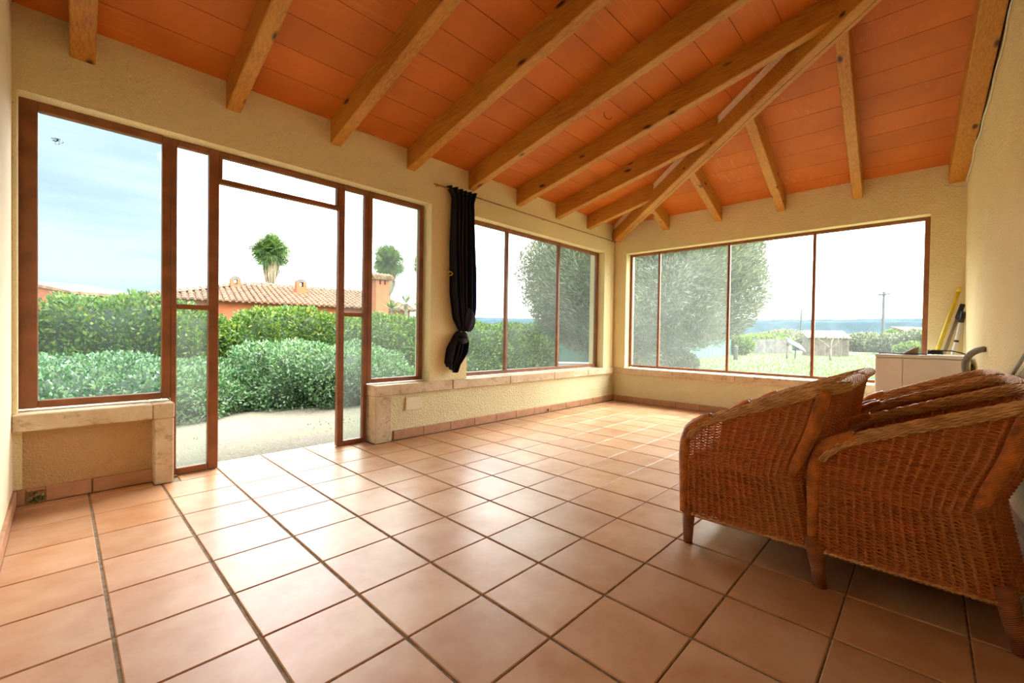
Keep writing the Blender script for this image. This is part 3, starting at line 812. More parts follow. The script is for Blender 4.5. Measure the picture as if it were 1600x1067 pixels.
mb.tube(pts, .006, 6); mb.build('knot', MT['black'], kn, True)
MB().tube([(0, 0, .03), (.02, -.04, .042), (.02, -.10, .042), (.0, -.16, .026), (-.03, -.20, .008)], .005, 6).build('cord_end', MT['black'], kn, True)
# poles in the corner
def pole(name, lab, cat, p0, p1, parts):
    r = thing(name, lab, cat, tuple(p0)); p0 = np.array(p0, float); p1 = np.array(p1, float)
    for nm, a, b_, rad, mt in parts:
        MB().tube([(p1-p0)*a, (p1-p0)*((a+b_)/2), (p1-p0)*b_], rad, 12).build(nm, MT[mt], r, True)
    return r
pole('yellow_pole', 'long yellow pole leaning in the far right corner, tallest of three', 'pole', (5.72, -1.72, 0), (5.80, -2.075, 1.51), [('shaft', 0, .97, .0155, 'yellow'), ('hanging_ring', .97, 1.0, .018, 'yellow')])
pole('grey_pole', 'thin grey metal pole with black grip leaning between the yellow and white ones', 'pole', (5.70, -1.76, 0), (5.79, -2.095, 1.345), [('shaft', 0, .90, .013, 'grey_metal'), ('grip', .90, 1.0, .018, 'black')])
pole('white_pole', 'white mop pole with black tip leaning in the corner, rightmost of three', 'pole', (5.60, -1.90, 0), (5.74, -2.10, 1.27), [('shaft', 0, .92, .016, 'pipe_white'), ('tip', .92, 1.0, .019, 'black'), ('collar', .775, .79, .017, 'black')])
# tap and hose on the right-hand wall
tp = thing('water_tap', 'small brass tap with dark handle on the right wall above the washing machine', 'tap', (5.2, yC(5.2), .79))
MB().tube([(0, -.01, 0), (0, .05, 0)], .010, 10).tube([(0, .05, 0), (-.01, .075, -.02)], .011, 10).build('spout', MT['brass'], tp, True)
MB().tube([(0, .03, 0), (0, .03, .035)], .007, 8).build('stem', MT['brass'], tp, True)
MB().cbox((-.03, .02, .035), (.03, .04, .047), .004).build('handle', MT['brass'], tp)
MB().lathe([(.018, -.02), (.022, -.01), (.022, .012), (.015, .02)], (-.012, .08, -.03), 12).build('hose_nut', MT['black'], tp, True)
hp = []
for k in range(90):
    t_ = k/89; hp.append((4.55+.42*t_, yC(4.55+.42*t_)+.012+.075*math.sin(math.pi*min(1, t_*1.1)), .935-.42*t_**1.7))
o = MB().tube(hp, [.021+.0022*math.sin(k*2.2) for k in range(90)], 12).build('drain_hose', MT['hose'], smooth=True)
tag(o, 'grey corrugated drain hose curving out of the right wall', 'hose')
o = MB().tube([(3.2, yC(3.2)+.028, .93), (3.58, yC(3.58)+.02, .79), (3.9, yC(3.9)+.018, .67)], .009, 8).build('white_pipe', MT['pipe_white'], smooth=True)
tag(o, 'thin white pipe running slantwise along the right wall', 'pipe')
# cable down the right wall beside the big beam
cp = []
for k in range(50):
    t_ = k/49; xx = XB-.02-2.75*t_; cp.append((xx, yC(xx)+.012+.004*math.sin(k*.8), 2.46+.30*(XB-xx)+.03*math.sin(k*.21)))
cp = [(XB-.02, yC(XB)+.16, 2.515), (XB-.03, yC(XB)+.06, 2.47)] + cp
o = MB().tube(cp, .005, 6).build('wall_cable', MT['pipe_white'], smooth=True)
tag(o, 'thin white cable running up the right wall under the large beam', 'cable')

# ------------------------------------------------------------------ curtain and rod, socket plate
yr = YA-.035
rod = thing('curtain_rod', 'thin dark curtain rod above the three-pane window', 'curtain rod', (2.40, yr, 2.452))
MB().tube([(0, 0, 0), (1.7, 0, -.006), (3.40, 0, -.002)], .007, 8).build('rod', MT['rust'], rod, True)
for xx in (.06, 1.7, 3.36): MB().tube([(xx, 0, 0), (xx, .045, .0)], .005, 6).build('bracket', MT['rust'], rod, True)
cu = thing('curtain', 'dark navy sheer curtain knotted near its lower end', 'curtain', (2.76, yr-.01, 1.5))
def cloth(zs, left, right, folds, amp, ph=0, nx=90):
    V = []; nz = len(zs)
    for j, z in enumerate(zs):
        l, r = left[j], right[j]
        for i in range(nx+1):
            u = i/nx; a = amp[j]
            V.append((l+(r-l)*u+.006*math.sin(9*u+z*3), a*math.sin(u*folds*2*math.pi+ph+.5*math.sin(z*2.3))+.4*a*math.sin(u*folds*4.7+2+z), z))
    Fq = [(j*(nx+1)+i, j*(nx+1)+i+1, (j+1)*(nx+1)+i+1, (j+1)*(nx+1)+i) for j in range(nz-1) for i in range(nx)]
    return V, Fq
zc = np.linspace(2.475, 1.02, 60)-1.5
lf = np.interp(zc+1.5, [1.02, 1.15, 1.4, 1.9, 2.36, 2.40, 2.44, 2.475], [2.735, 2.66, 2.615, 2.600, 2.615, 2.60, 2.565, 2.55])-2.76
rt = np.interp(zc+1.5, [1.02, 1.10, 1.25, 1.6, 2.36, 2.40, 2.44, 2.475], [2.80, 2.90, 2.925, 2.93, 2.90, 2.92, 2.93, 2.935])-2.76
am = np.interp(zc+1.5, [1.02, 1.15, 1.4, 2.3, 2.42, 2.475], [.012, .030, .034, .026, .020, .030])
V, Fq = cloth(zc, lf, rt, 6, am); mb = MB(); mb.add(V, Fq)
o = mb.build('cloth', MT['cloth'], cu, True); md = o.modifiers.new('s', 'SOLIDIFY'); md.thickness = .002
# the part tucked up into a loop beside the knot
V = []; nu, nv = 40, 20
for j in range(nv+1):
    th = math.pi*j/nv
    for i in range(nu+1):
        ph = 2*math.pi*i/nu
        V.append((.085+.085*math.sin(th)*math.cos(ph)*(1+.08*math.sin(5*ph)), -.012+.045*math.sin(th)*math.sin(ph)*(1+.15*math.sin(6*ph+th*3)), -.36+.125*math.cos(th)))
Fq = [(j*(nu+1)+i, j*(nu+1)+i+1, (j+1)*(nu+1)+i+1, (j+1)*(nu+1)+i) for j in range(nv) for i in range(nu)]
MB().add(V, Fq).build('tucked_fold', MT['cloth'], cu, True)
mb = MB(); kp = []
for k in range(50):
    a = k/49*4*math.pi; kp.append((-.01+.045*math.cos(a)+.01*math.sin(a*.5), -.012+.035*math.sin(a), -.515+.018*math.sin(a*.5)-.0012*k))
mb.tube(kp, [.030+.006*math.sin(k*.8) for k in range(50)], 12); mb.build('knot', MT['cloth'], cu, True)
zc = np.linspace(1.0, .625, 24)-1.5
lf = np.interp(zc+1.5, [.62, .70, .85, 1.0], [2.60, 2.575, 2.60, 2.69])-2.76
rt = np.interp(zc+1.5, [.62, .70, .80, .90, 1.0], [2.70, 2.76, 2.84, 2.86, 2.82])-2.76
V, Fq = cloth(zc, lf, rt, 4, np.interp(zc+1.5, [.62, .8, 1.0], [.030, .035, .02]), 1.0)
V = [(x, y, z+(.03*math.sin((x+.2)*40) if z < -.82 else 0)) for x, y, z in V]
mb = MB(); mb.add(V, Fq); o = mb.build('hanging_end', MT['cloth'], cu, True); md = o.modifiers.new('s', 'SOLIDIFY'); md.thickness = .002
o = MB().tube([(2.606, YA+.012, 1.62), (2.606, YA-.05, 1.62), (2.62, YA-.065, 1.60), (2.618, YA-.05, 1.585), (2.60, YA-.045, 1.583)], .006, 8).build('wall_hook', MT['yellow'], smooth=True)
tag(o, 'small ochre tieback hook on the pillar beside the curtain', 'hook')
pl = thing('cover_plate', 'cream rectangular cover plate on the low stucco wall right of the doorway', 'wall plate', (2.233, YA+.02, .32))
MB().cbox((-.092, -.012, -.062), (.092, .01, .062), .004).build('plate', MT['plastic_cream'], pl)
for sx, sz in ((-1, 1), (1, 1), (-1, -1), (1, -1)): MB().tube([(sx*.078, -.013, sz*.05), (sx*.078, -.005, sz*.05)], .004, 8).build('screw', MT['grey_metal'], pl)
mb = MB()
for k in range(26):
    a_ = random.uniform(0, 6.28); r0 = random.uniform(.0, .022); p0 = np.array([-.13+r0*math.cos(a_), YF+.008, 2.075+r0*math.sin(a_)]); p1 = p0+np.array([random.uniform(-.014, .014), -.003, random.uniform(-.012, .012)])
    mb.tube([p0, (p0+p1)/2+np.array([0, -.004, 0]), p1], .0011, 4)
o = mb.build('dry_debris', MT['black']); tag(o, 'little dark scrap of debris stuck high on the big left mesh pane', 'debris')
MB().lathe([(.001, 0), (.016, 0), (.017, .006), (.001, .006)], (0, 0, 0), 12).build('drain_hole', MT['black'], bl).matrix_local = Matrix.Translation((4.25-XD, -.008, .03)) @ Matrix.Rotation(math.pi/2, 4, 'X')
# small wire hook hanging from the ceiling
o = MB().tube([(3.30, .30, zA(.30)+.004), (3.30, .30, zA(.3)-.03), (3.33, .29, zA(.3)-.05), (3.37, .28, zA(.3)-.045), (3.385, .275, zA(.3)-.02)], .003, 6).build('wire_hook', MT['black'], smooth=True)
tag(o, 'thin bent wire hook hanging from the ceiling boards between two beams', 'hook')

# ------------------------------------------------------------------ outdoors
GZ = -.12
MB().add([(-600, -600, GZ-.02), (600, -600, GZ-.02), (600, 600, GZ-.02), (-600, 600, GZ-.02)], [(0,1,2,3)]).build('ground', MT['meadow'], kind='structure')
mb = MB(); nx, ny = 60, 24; vs = []
for j in range(ny+1):
    for i in range(nx+1):
        x = -8+22*i/nx; y = 1.98+4.6*j/ny
        vs.append((x, y, -.035-.065*min(1, (y-1.98)/1.2)+.006*math.sin(x*5+y*3)+random.uniform(-.004, .004)))
mb.add(vs, [(j*(nx+1)+i, j*(nx+1)+i+1, (j+1)*(nx+1)+i+1, (j+1)*(nx+1)+i) for j in range(ny) for i in range(nx)])
mb.build('gravel_path', MT['gravel'], kind='structure', smooth=True)

def leaves(P, Nn, size, mats, name, parent, aspect=.5, jit=.7, weights=None, droop=0):
    n = len(P); P = np.asarray(P); Nn = np.asarray(Nn)
    D = Nn + rng.normal(0, jit, (n, 3)); D[:, 2] -= droop; D /= np.linalg.norm(D, axis=1)[:, None]
    U = np.cross(D, rng.normal(0, 1, (n, 3))); U /= np.linalg.norm(U, axis=1)[:, None]
    W = np.cross(D, U); sz = size*rng.uniform(.6, 1.25, n)[:, None]
    V = np.stack([P, P+D*sz*.5+U*sz*aspect*.5+W*sz*.08, P+D*sz, P+D*sz*.5-U*sz*aspect*.5+W*sz*.08], 1).reshape(-1, 3)
    b0 = np.arange(n)*4
    Fq = np.stack([b0, b0+1, b0+2, b0+3], 1)
    mi = rng.choice(len(mats), n, p=weights)
    me = raw_mesh(name, V, Fq, mats, mi); o = link(name, me, parent); o['kind'] = 'stuff'; return o
def lump(p):  # cheap lumpy field
    x, y, z = p[..., 0], p[..., 1], p[..., 2]
    return (np.sin(x*2.1+1.3*np.sin(y*1.7))+np.sin(y*2.7+z*2.2+1)+np.sin(z*3.9+x*1.3)+.7*np.sin(x*5.3+z*4.1)+.7*np.sin(y*6.1-x*3.3))/4.4
def blob_shrub(name, label, cat, c, rad, n, size, mats, lumpy=.18, group=None, weights=None, stems=4, jit=.7, power=2.0, droop=0, aspect=.52):
    root = thing(name, label, cat, (c[0], c[1], GZ), 0, group)
    c0 = np.array([0, 0, c[2]-GZ]); rad = np.array(rad, float)
    d = rng.normal(0, 1, (n, 3)); d /= np.linalg.norm(d, axis=1)[:, None]
    sup = (np.abs(d)**power).sum(1)**(1/power); e = d/sup[:, None]
    wpos = np.array([c[0], c[1], c[2]])+e*rad
    L = lump(wpos*1.6/max(.4, rad.mean()**.5))
    k = (1+lumpy*L)*rng.uniform(.86, 1.02, n)**.7
    P_ = c0+e*rad*k[:, None]; Nn = e/rad; Nn /= np.linalg.norm(Nn, axis=1)[:, None]; Nn[:, 2] += .25
    keep = P_[:, 2] > .02
    leaves(P_[keep], Nn[keep], size, mats, 'foliage', root, jit=jit, weights=weights, droop=droop, aspect=aspect)
    # inner mass
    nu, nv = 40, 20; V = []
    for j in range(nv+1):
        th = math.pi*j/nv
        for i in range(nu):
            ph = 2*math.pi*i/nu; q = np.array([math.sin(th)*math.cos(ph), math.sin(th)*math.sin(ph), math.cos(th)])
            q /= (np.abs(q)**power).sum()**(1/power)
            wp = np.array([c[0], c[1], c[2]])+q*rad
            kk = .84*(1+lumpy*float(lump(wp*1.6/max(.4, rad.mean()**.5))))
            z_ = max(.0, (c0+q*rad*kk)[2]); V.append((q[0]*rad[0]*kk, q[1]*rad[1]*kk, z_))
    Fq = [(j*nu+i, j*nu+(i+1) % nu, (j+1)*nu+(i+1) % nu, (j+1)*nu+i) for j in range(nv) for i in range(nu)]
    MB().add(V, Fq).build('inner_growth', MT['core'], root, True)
    for k in range(stems):
        a = k*2.4; MB().tube([(.12*math.cos(a), .12*math.sin(a), 0), (.3*math.cos(a)*rad[0], .3*math.sin(a)*rad[1], c0[2])], [.03, .015], 6).build('stem', MT['bark'], root, True)
    return root
# mounded shrubs just beyond the gravel
sh = [(-1.7, 5.35, .14, 1.7, 1.05, .52, 'low silvery green shrub seen through the big left pane'),
      (.45, 5.55, .12, 1.6, 1.2, .50, 'low silvery green shrub behind the left sidelight and the doorway'),
      (3.0, 5.30, .20, 1.45, 1.2, .62, 'rounded silvery green shrub in the right half of the doorway view')]
for cx, cy, cz, rx, ry, rz_, lab in sh:
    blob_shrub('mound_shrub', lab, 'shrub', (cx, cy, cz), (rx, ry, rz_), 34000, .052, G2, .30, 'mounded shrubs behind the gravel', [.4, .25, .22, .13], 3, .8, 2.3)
# long hedge
hx = [(-3.6, 1.30, 'section of tall green hedge seen at the left of the big left pane'), (-1.4, 1.30, 'section of tall green hedge beside the big left pane\'s right edge'),
      (.8, 1.42, 'section of tall green hedge behind the left sidelight, rising highest'), (3.0, 1.34, 'section of tall green hedge filling the doorway view'),
      (5.2, 1.37, 'section of tall green hedge seen through the pane left of the pillar'), (7.4, 1.38, 'section of tall green hedge just right of the curtain'), (9.3, 1.30, 'last section of green hedge in the middle pane of the three-pane window')]
for cx, top, lab in hx:
    ry = .95
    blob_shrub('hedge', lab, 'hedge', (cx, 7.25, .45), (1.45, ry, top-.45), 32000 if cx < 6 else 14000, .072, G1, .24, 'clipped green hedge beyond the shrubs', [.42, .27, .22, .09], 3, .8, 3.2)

def FP(u, depth, z=None):
    """world point at picture column u, forward distance depth (metres)"""
    a = (u-800)/F_PX; p = CAM[:2] + depth*(_f[:2]/np.linalg.norm(_f[:2])) + a*depth*_r[:2]
    return (float(p[0]), float(p[1]), GZ if z is None else z)
def ZD(v, depth, u=800): return CAM[2] + ((524+(u-800)*.0149)-v)*depth/F_PX

# neighbour's orange house -----------------------------------------
D1 = 25.0
hL = np.array(FP(242, 21.5)[:2]); hR = np.array(FP(640, 30)[:2]); ex = (hR-hL)/np.linalg.norm(hR-hL); ey = np.array([-ex[1], ex[0]])
LEN = np.linalg.norm(hR-hL); EZ, RZ_ = 2.55, 4.0; DEP = 9.0
house = thing('neighbour_house', 'orange rendered single-storey house with clay tile roof behind the hedge', 'house', (hL[0], hL[1], GZ))
house.rotation_euler = (0, 0, math.atan2(ex[1], ex[0]))
MB().box((0, 0, 0), (LEN, DEP, EZ-GZ+.1)).build('wall', MT['render'], house)
ov = .5; zE = EZ-GZ; zR = RZ_-GZ
a = [(-ov, -ov, zE), (LEN+ov, -ov, zE), (LEN+ov, DEP+ov, zE), (-ov, DEP+ov, zE)]; rg = [(4.6, DEP/2, zR), (LEN-1, DEP/2, zR)]
MB().add(a+rg, [(0,1,5,4), (1,2,5), (2,3,4,5), (3,0,4), (3,2,1,0)]).build('roof', MT['roof_tile'], house)
mb = MB()
def tile_row(p, q):
    p = np.array(p, float); q = np.array(q, float); n = max(2, int(np.linalg.norm(q-p)/.42)); r0 = .115
    for k in range(n):
        a_ = p+(q-p)*k/n; b_ = p+(q-p)*min(1, (k+1.12)/n); side = np.cross(q-p, [0, 0, 1.0]); side /= np.linalg.norm(side); up = np.cross(side, (q-p)/np.linalg.norm(q-p))
        V = []
        for base_, rr in ((a_, r0*1.12), (b_, r0*.9)):
            for j in range(6):
                th = math.pi*j/5; V.append(base_+side*rr*math.cos(th)+up*(rr*math.sin(th)*.9+.02+(.03 if base_ is a_ else 0)))
        mb.add(V, [(j, j+1, 6+j+1, 6+j) for j in range(5)]+[(0,1,2,3,4,5)])
slope_end = lambda X: zE+(zR-zE)
nrow = int((LEN+2*ov)/.30)
for k in range(nrow):
    X = -ov+.15+k*.30
    if X < 4.6: ytop = -ov+(DEP/2+ov)*(X+ov)/(4.6+ov)
    elif X > LEN-1: ytop = -ov+(DEP/2+ov)*(LEN+ov-X)/(1+ov)
    else: ytop = DEP/2
    zt = zE+(zR-zE)*(ytop+ov)/(DEP/2+ov)
    if ytop > -ov+.3: tile_row((X, -ov-.05, zE), (X, ytop, zt))
for k in range(int((DEP+2*ov)/.30)):
    Y = -ov+.15+k*.30; fr = 1-abs(Y-DEP/2)/(DEP/2+ov); xt = -ov+(4.6+ov)*fr; zt = zE+(zR-zE)*fr
    if fr > .06: tile_row((-ov-.05, Y, zE), (xt, Y, zt))
tile_row((4.4, DEP/2, zR+.05), (LEN-1, DEP/2, zR+.05)); tile_row((-ov, -ov, zE+.06), (4.6, DEP/2, zR+.06))
o = mb.build('roof_tile_rows', MT['roof_tile'], house); o['kind'] = 'stuff'
def local(p):
    d = np.array(p[:2])-hL; return np.array([d@ex, d@ey])
def chimney(u, depth, wd, ztop, cap):
    l = local(FP(u, depth)); x, y = l; zt = ztop-GZ
    ch = MB(); h2 = wd/2
    if cap == 'arch':
        zs = zt-wd*.5
        ch.box((x-h2, y-h2, 2.6), (x+h2, y+h2, zs-.38)); 
        for sx in (-1, 1): ch.box((x+sx*h2-(.19 if sx > 0 else 0), y-h2, zs-.38), (x+sx*h2+(.19 if sx < 0 else 0), y+h2, zs-.1))
        c_ = ch.build('chimney', MT['render'], house)
        n = 10; pl_ = [(x+h2*math.cos(math.pi*k/n), y-h2, zs-.1+h2*.75*math.sin(math.pi*k/n)) for k in range(n+1)]
        MB().prism(pl_, (0, wd, 0)).build('chimney_cap', MT['concrete'], c_)
    else:
        ch.box((x-h2, y-h2, 0), (x+h2, y+h2, zt-.55))
        for sx in (-1, 0, 1): ch.box((x+sx*(h2-.09)-.09, y-h2, zt-.55), (x+sx*(h2-.09)+.09, y+h2, zt-.28))
        c_ = ch.build('chimney', MT['render'], house)
        m2 = MB().box((x-h2-.15, y-h2-.15, zt-.28), (x+h2+.15, y+h2+.15, zt-.2))
        for k in range(6):
            xx = x-h2-.12+k*(wd+.24)/5; m2.tube([(xx, y-h2-.2, zt-.15), (xx, y, zt+.02), (xx, y+h2+.2, zt-.15)], .10, 8)
        m2.build('chimney_cap', MT['roof_tile'], c_)
chimney(367, 26.5, .55, ZD(434, 26.5), 'arch'); chimney(469, 28.0, .60, ZD(437, 28), 'arch'); chimney(593, 24.0, .72, ZD(433, 24), 'tile')
# small building at far left
p = np.array(FP(25, 30)); q = np.array(FP(118, 28)); 
sb_ = thing('outbuilding', 'small orange outbuilding with sloping tiled roof beyond the hedge at far left', 'building', tuple(p))
e = (q-p)[:2]; L_ = np.linalg.norm(e); sb_.rotation_euler = (0, 0, math.atan2(e[1], e[0]))
MB().prism([(0, 0, 0), (L_, 0, 0), (L_, 0, ZD(481, 28)-GZ), (L_*.9, 0, ZD(466, 28)-GZ-.12), (0, 0, ZD(450, 29)-GZ)], (0, 4, 0)).build('wall', MT['render'], sb_)
MB().prism([(0, -.2, ZD(450, 29)-GZ), (L_*.98, -.2, ZD(469, 28)-GZ), (L_*.98, -.2, ZD(465, 28)-GZ), (0, -.2, ZD(445, 29)-GZ)], (0, 4.4, 0)).build('roof', MT['roof_tile'], sb_)
# low garden wall between the two
p = np.array(FP(110, 27)); q = np.array(FP(200, 27)); e = (q-p)[:2]; gw = thing('garden_wall', 'low pinkish garden wall just visible over the hedge through the left pane', 'wall', tuple(p)); gw.rotation_euler = (0, 0, math.atan2(e[1], e[0]))
MB().box((0, 0, 0), (np.linalg.norm(e), .25, ZD(483, 27)-GZ)).build('wall_panel', MT['render'], gw)
MB().box((-.05, -.05, ZD(483, 27)-GZ), (np.linalg.norm(e), .3, ZD(481, 27)-GZ)).build('coping', MT['concrete'], gw)

# palms -----------------------------------------------------------
def palm(u, depth, vc, rad, lab, seed):
    r_ = np.random.default_rng(seed); p = FP(u, depth); H = ZD(vc, depth, u)-GZ
    root = thing('fan_palm', lab, 'palm tree', p, 0, 'tall fan palms behind the house')
    MB().tube([(0, 0, 0), (.05, .03, H*.5), (0, 0, H)], [.28, .20, .17], 12).build('trunk', MT['bark'], root, True)
    gl = MB(); dl = MB()
    for k in range(150):
        az = k*2.399+r_.normal(0, .2); el = math.radians(r_.uniform(-70, 88)); 
        st = np.array([0, 0, H]); d = np.array([math.cos(az)*math.cos(el), math.sin(az)*math.cos(el), math.sin(el)])
        hub = st+d*rad*r_.uniform(.12, .60); fan = rad*.52
        gl.tube([st, st+d*rad*.25+np.array([0, 0, .03]), hub], [.02, .015, .01], 4)
        sd = np.cross(d, [0, 0, 1.0]); sd /= np.linalg.norm(sd)+1e-6; upv = np.cross(sd, d); ro = r_.uniform(-1.25, 1.25); sd, upv = sd*math.cos(ro)+upv*math.sin(ro), upv*math.cos(ro)-sd*math.sin(ro)
        for j in range(15):
            a_ = math.radians(-85+170*j/14); dr = d*math.cos(a_)+sd*math.sin(a_); L = fan*(.75+.25*math.cos(a_))*r_.uniform(.85, 1.1)
            wv = np.cross(dr, upv)*fan*.036
            mid = hub+dr*L*.55; tip = hub+dr*L+np.array([0, 0, -.20*L-.04*abs(a_)])
            gl.add([hub, mid+wv, tip, mid-wv], [(0,1,2,3)], 1 if r_.random() < .35 else 0)
    for k in range(260):
        az = r_.uniform(0, 6.28); rr = rad*r_.uniform(.12, .46); z0 = H-rad*r_.uniform(.15, .65); L = rad*r_.uniform(.6, 1.25)
        d = np.array([math.cos(az), math.sin(az), 0]); top = np.array([0, 0, z0])+d*rr*.75; bot = np.array([0, 0, z0-L])+d*rr*.70*(1.1-.45*L/rad)
        sd = np.array([-d[1], d[0], 0])*rad*.04
        mid = (top+bot)/2+d*rad*.06
        dl.add([top, mid+sd, bot, mid-sd], [(0,1,2,3)])
    gl.build('crown', G4, root)['kind'] = 'stuff'; dl.build('dead_skirt', MT['dead_frond'], root)['kind'] = 'stuff'
palm(423, 46, 392, 2.35, 'tall fan palm with shaggy dead skirt above the roof in the doorway view', 1)
palm(606, 44, 409, 2.15, 'tall fan palm behind the tiled chimney seen through the pane left of the pillar', 2)
palm(664, 44, 414, 1.7, 'fan palm half cut off by the window frame next to the pillar', 3)
def yucca(u, depth, v, s, lab):
    p = FP(u, depth); H = ZD(v, depth, u)-GZ; root = thing('yucca', lab, 'plant', p, 0, 'spiky plants behind the hedge')
    MB().tube([(0, 0, 0), (0, 0, H)], [.08, .06], 8).build('stem', MT['bark'], root)
    mb = MB()
    for k in range(70):
        az = k*2.4; el = math.radians(-25+110*random.random()); d = np.array([math.cos(az)*math.cos(el), math.sin(az)*math.cos(el), math.sin(el)]); sd = np.cross(d, [0, 0, 1.0])*.035; L = s*random.uniform(.7, 1)
        o_ = np.array([0, 0, H]); mb.add([o_, o_+d*L*.5+sd, o_+d*L, o_+d*L*.5-sd], [(0,1,2,3)], k % 2)
    mb.build('leaf_rosette', G4, root)['kind'] = 'stuff'
yucca(634, 16, 474, .6, 'spiky yucca rosette rising over the hedge left of the pillar'); yucca(655, 15, 482, .6, 'spiky yucca rosette nearest the window stile left of the pillar'); yucca(612, 15, 482, .5, 'spiky yucca rosette below the tiled chimney')

# wild olive ----------------------------------------------------------
ob = np.array(FP(985, 14.0)); root = thing('olive_tree', 'large grey-green wild olive tree seen through both far windows', 'tree', tuple(ob))
trk = MB()
cen = np.array(FP(992, 14.0))-ob
for k, (dx, dy, h, r0) in enumerate([(-.7, .6, 2.4, .16), (.35, -.3, 2.3, .18), (.9, -.9, 2.0, .12), (-.2, .2, 2.8, .2), (-1.0, 1.1, 1.9, .11), (.3, .9, 2.2, .1)]):
    P_ = [(0+dx*.1, dy*.1, 0), (dx*.35, dy*.35, .55), (dx*.9+.1*math.sin(k), dy*.9, h*.6), (dx*1.7, dy*1.7, h)]
    tt = np.linspace(0, 3, 16); Pm = np.array(P_); Q = np.column_stack([np.interp(tt, range(4), Pm[:, i]) for i in range(3)]); Q[:, 0] += .03*np.sin(tt*4+k)
    t_ = MB().tube(Q, np.linspace(r0, r0*.35, 16), 9).build('trunk', MT['bark'], root, True)
n = 120000; d = rng.normal(0, 1, (n, 3)); d /= np.linalg.norm(d, axis=1)[:, None]
rad = np.array([3.75, 3.75, 2.75]); cz = 2.95
e = d; wpos = e*rad+ob; L = lump(wpos*.95)
k = (1+.10*L)*rng.uniform(.55, 1.0, n)**.45
P_ = np.column_stack([e[:, 0]*rad[0], e[:, 1]*rad[1], e[:, 2]*rad[2]])*k[:, None]+np.array([cen[0], cen[1], cz])
low = P_[:, 2] < .75+.5*np.sin(P_[:, 0]*2)+.3*np.sin(P_[:, 1]*3.1)-.35*(np.abs(P_[:, 0])/3)
keep = ~low
# foliage hangs in upswept plumes: shared direction per clump
Nn = e*1.0; cl_ = np.stack([np.sin(wpos[:, 0]*2.1+wpos[:, 2]), np.sin(wpos[:, 1]*2.3+1), .9+.4*np.sin(wpos[:, 0]*3+wpos[:, 1]*2)], 1); Nn = Nn*.6+cl_*.9
leaves(P_[keep], Nn[keep], .15, G3, 'foliage', root, .2, .45, [.42, .36, .22])
mb = MB()
for i in range(46):
    a_ = i*2.4; rr = rng.uniform(.5, .85); el = rng.uniform(-.1, 1.3); q = np.array([math.cos(a_)*math.cos(el)*rad[0], math.sin(a_)*math.cos(el)*rad[1], math.sin(el)*rad[2]])*rr+np.array([cen[0], cen[1], cz])
    mb.tube([(0, 0, .9+.5*rng.random()), q*.5+np.array([0, 0, .5]), q], [.05, .03, .01], 5)
mb.build('branch', MT['bark'], root, True)
# dark interior so the crown reads dense
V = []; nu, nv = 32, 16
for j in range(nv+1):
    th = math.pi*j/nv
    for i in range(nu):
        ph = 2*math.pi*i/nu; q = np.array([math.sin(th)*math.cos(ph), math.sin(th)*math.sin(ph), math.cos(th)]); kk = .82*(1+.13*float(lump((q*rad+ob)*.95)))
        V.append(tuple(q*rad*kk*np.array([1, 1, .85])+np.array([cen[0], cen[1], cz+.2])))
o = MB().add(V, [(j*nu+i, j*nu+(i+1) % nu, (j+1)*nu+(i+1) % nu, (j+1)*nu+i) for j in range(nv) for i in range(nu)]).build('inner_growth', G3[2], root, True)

# windbreak fence, cane fence -------------------------------------------
def fence(name, lab, a, b_, h, mat, step, slats=False, wave=.0):
    a = np.array(a[:2]); b_ = np.array(b_[:2]); L = np.linalg.norm(b_-a); root = thing(name, lab, 'fence', (a[0], a[1], GZ)); root.rotation_euler = (0, 0, math.atan2(*(b_-a)[::-1]))
    n = int(L/step)
    for k in range(n+1): MB().tube([(k*step, .03, 0), (k*step, .03, h+.06)], .03, 6).build('post', MT['pole'], root)
    if not slats:
        m = int(L/.15); V = []
        for i in range(m+1):
            for z in (0, h*.5, h-.05*abs(math.sin(i*.3))): V.append((i*L/m, .02*math.sin(i*1.1+z*2), z))
        MB().add(V, [(i*3+j, (i+1)*3+j, (i+1)*3+j+1, i*3+j+1) for i in range(m) for j in range(2)]).build('net', mat, root)
    else:
        mb = MB(); m = int(L/.07)
        for i in range(m): mb.box((i*L/m, -.01, 0), (i*L/m+.05, .015, h+random.uniform(-.06, .05)))
        o = mb.build('cane_stems', mat, root); o['kind'] = 'stuff'
fence('windbreak_fence', 'turquoise net windbreak fence behind the olive tree', FP(1000, 17.5), FP(1172, 34), 1.12, MT['net'], 2.5)
fence('windbreak_fence', 'turquoise net fence seen in the right pane of the three-pane window', FP(820, 19), FP(1000, 17.5), 1.15, MT['net'], 2.5)
fence('cane_fence', 'grey cane screen fence in the middle distance of the end window', FP(1163, 33), FP(1238, 36), 1.12, MT['bamboo'], 2.5, True)
# white low slab in the right pane of window 3
p = FP(886, 16); o = MB().cbox((-1.0, -.3, 0), (1.0, .3, .12), .02).build('white_board', MT['white']); o.location = (p[0], p[1], GZ+.02); o.rotation_euler = (0, 0, -.8); tag(o, 'white slab lying on the grass, seen low in the three-pane window', 'slab')
p = FP(1150, 22); o = MB().lathe([(.11, 0), (.10, .7), (.11, .74), (.02, .76)], (0, 0, 0), 12).build('short_post', MT['concrete'], smooth=True); o.location = p; tag(o, 'short pale post in front of the windbreak fence', 'post')
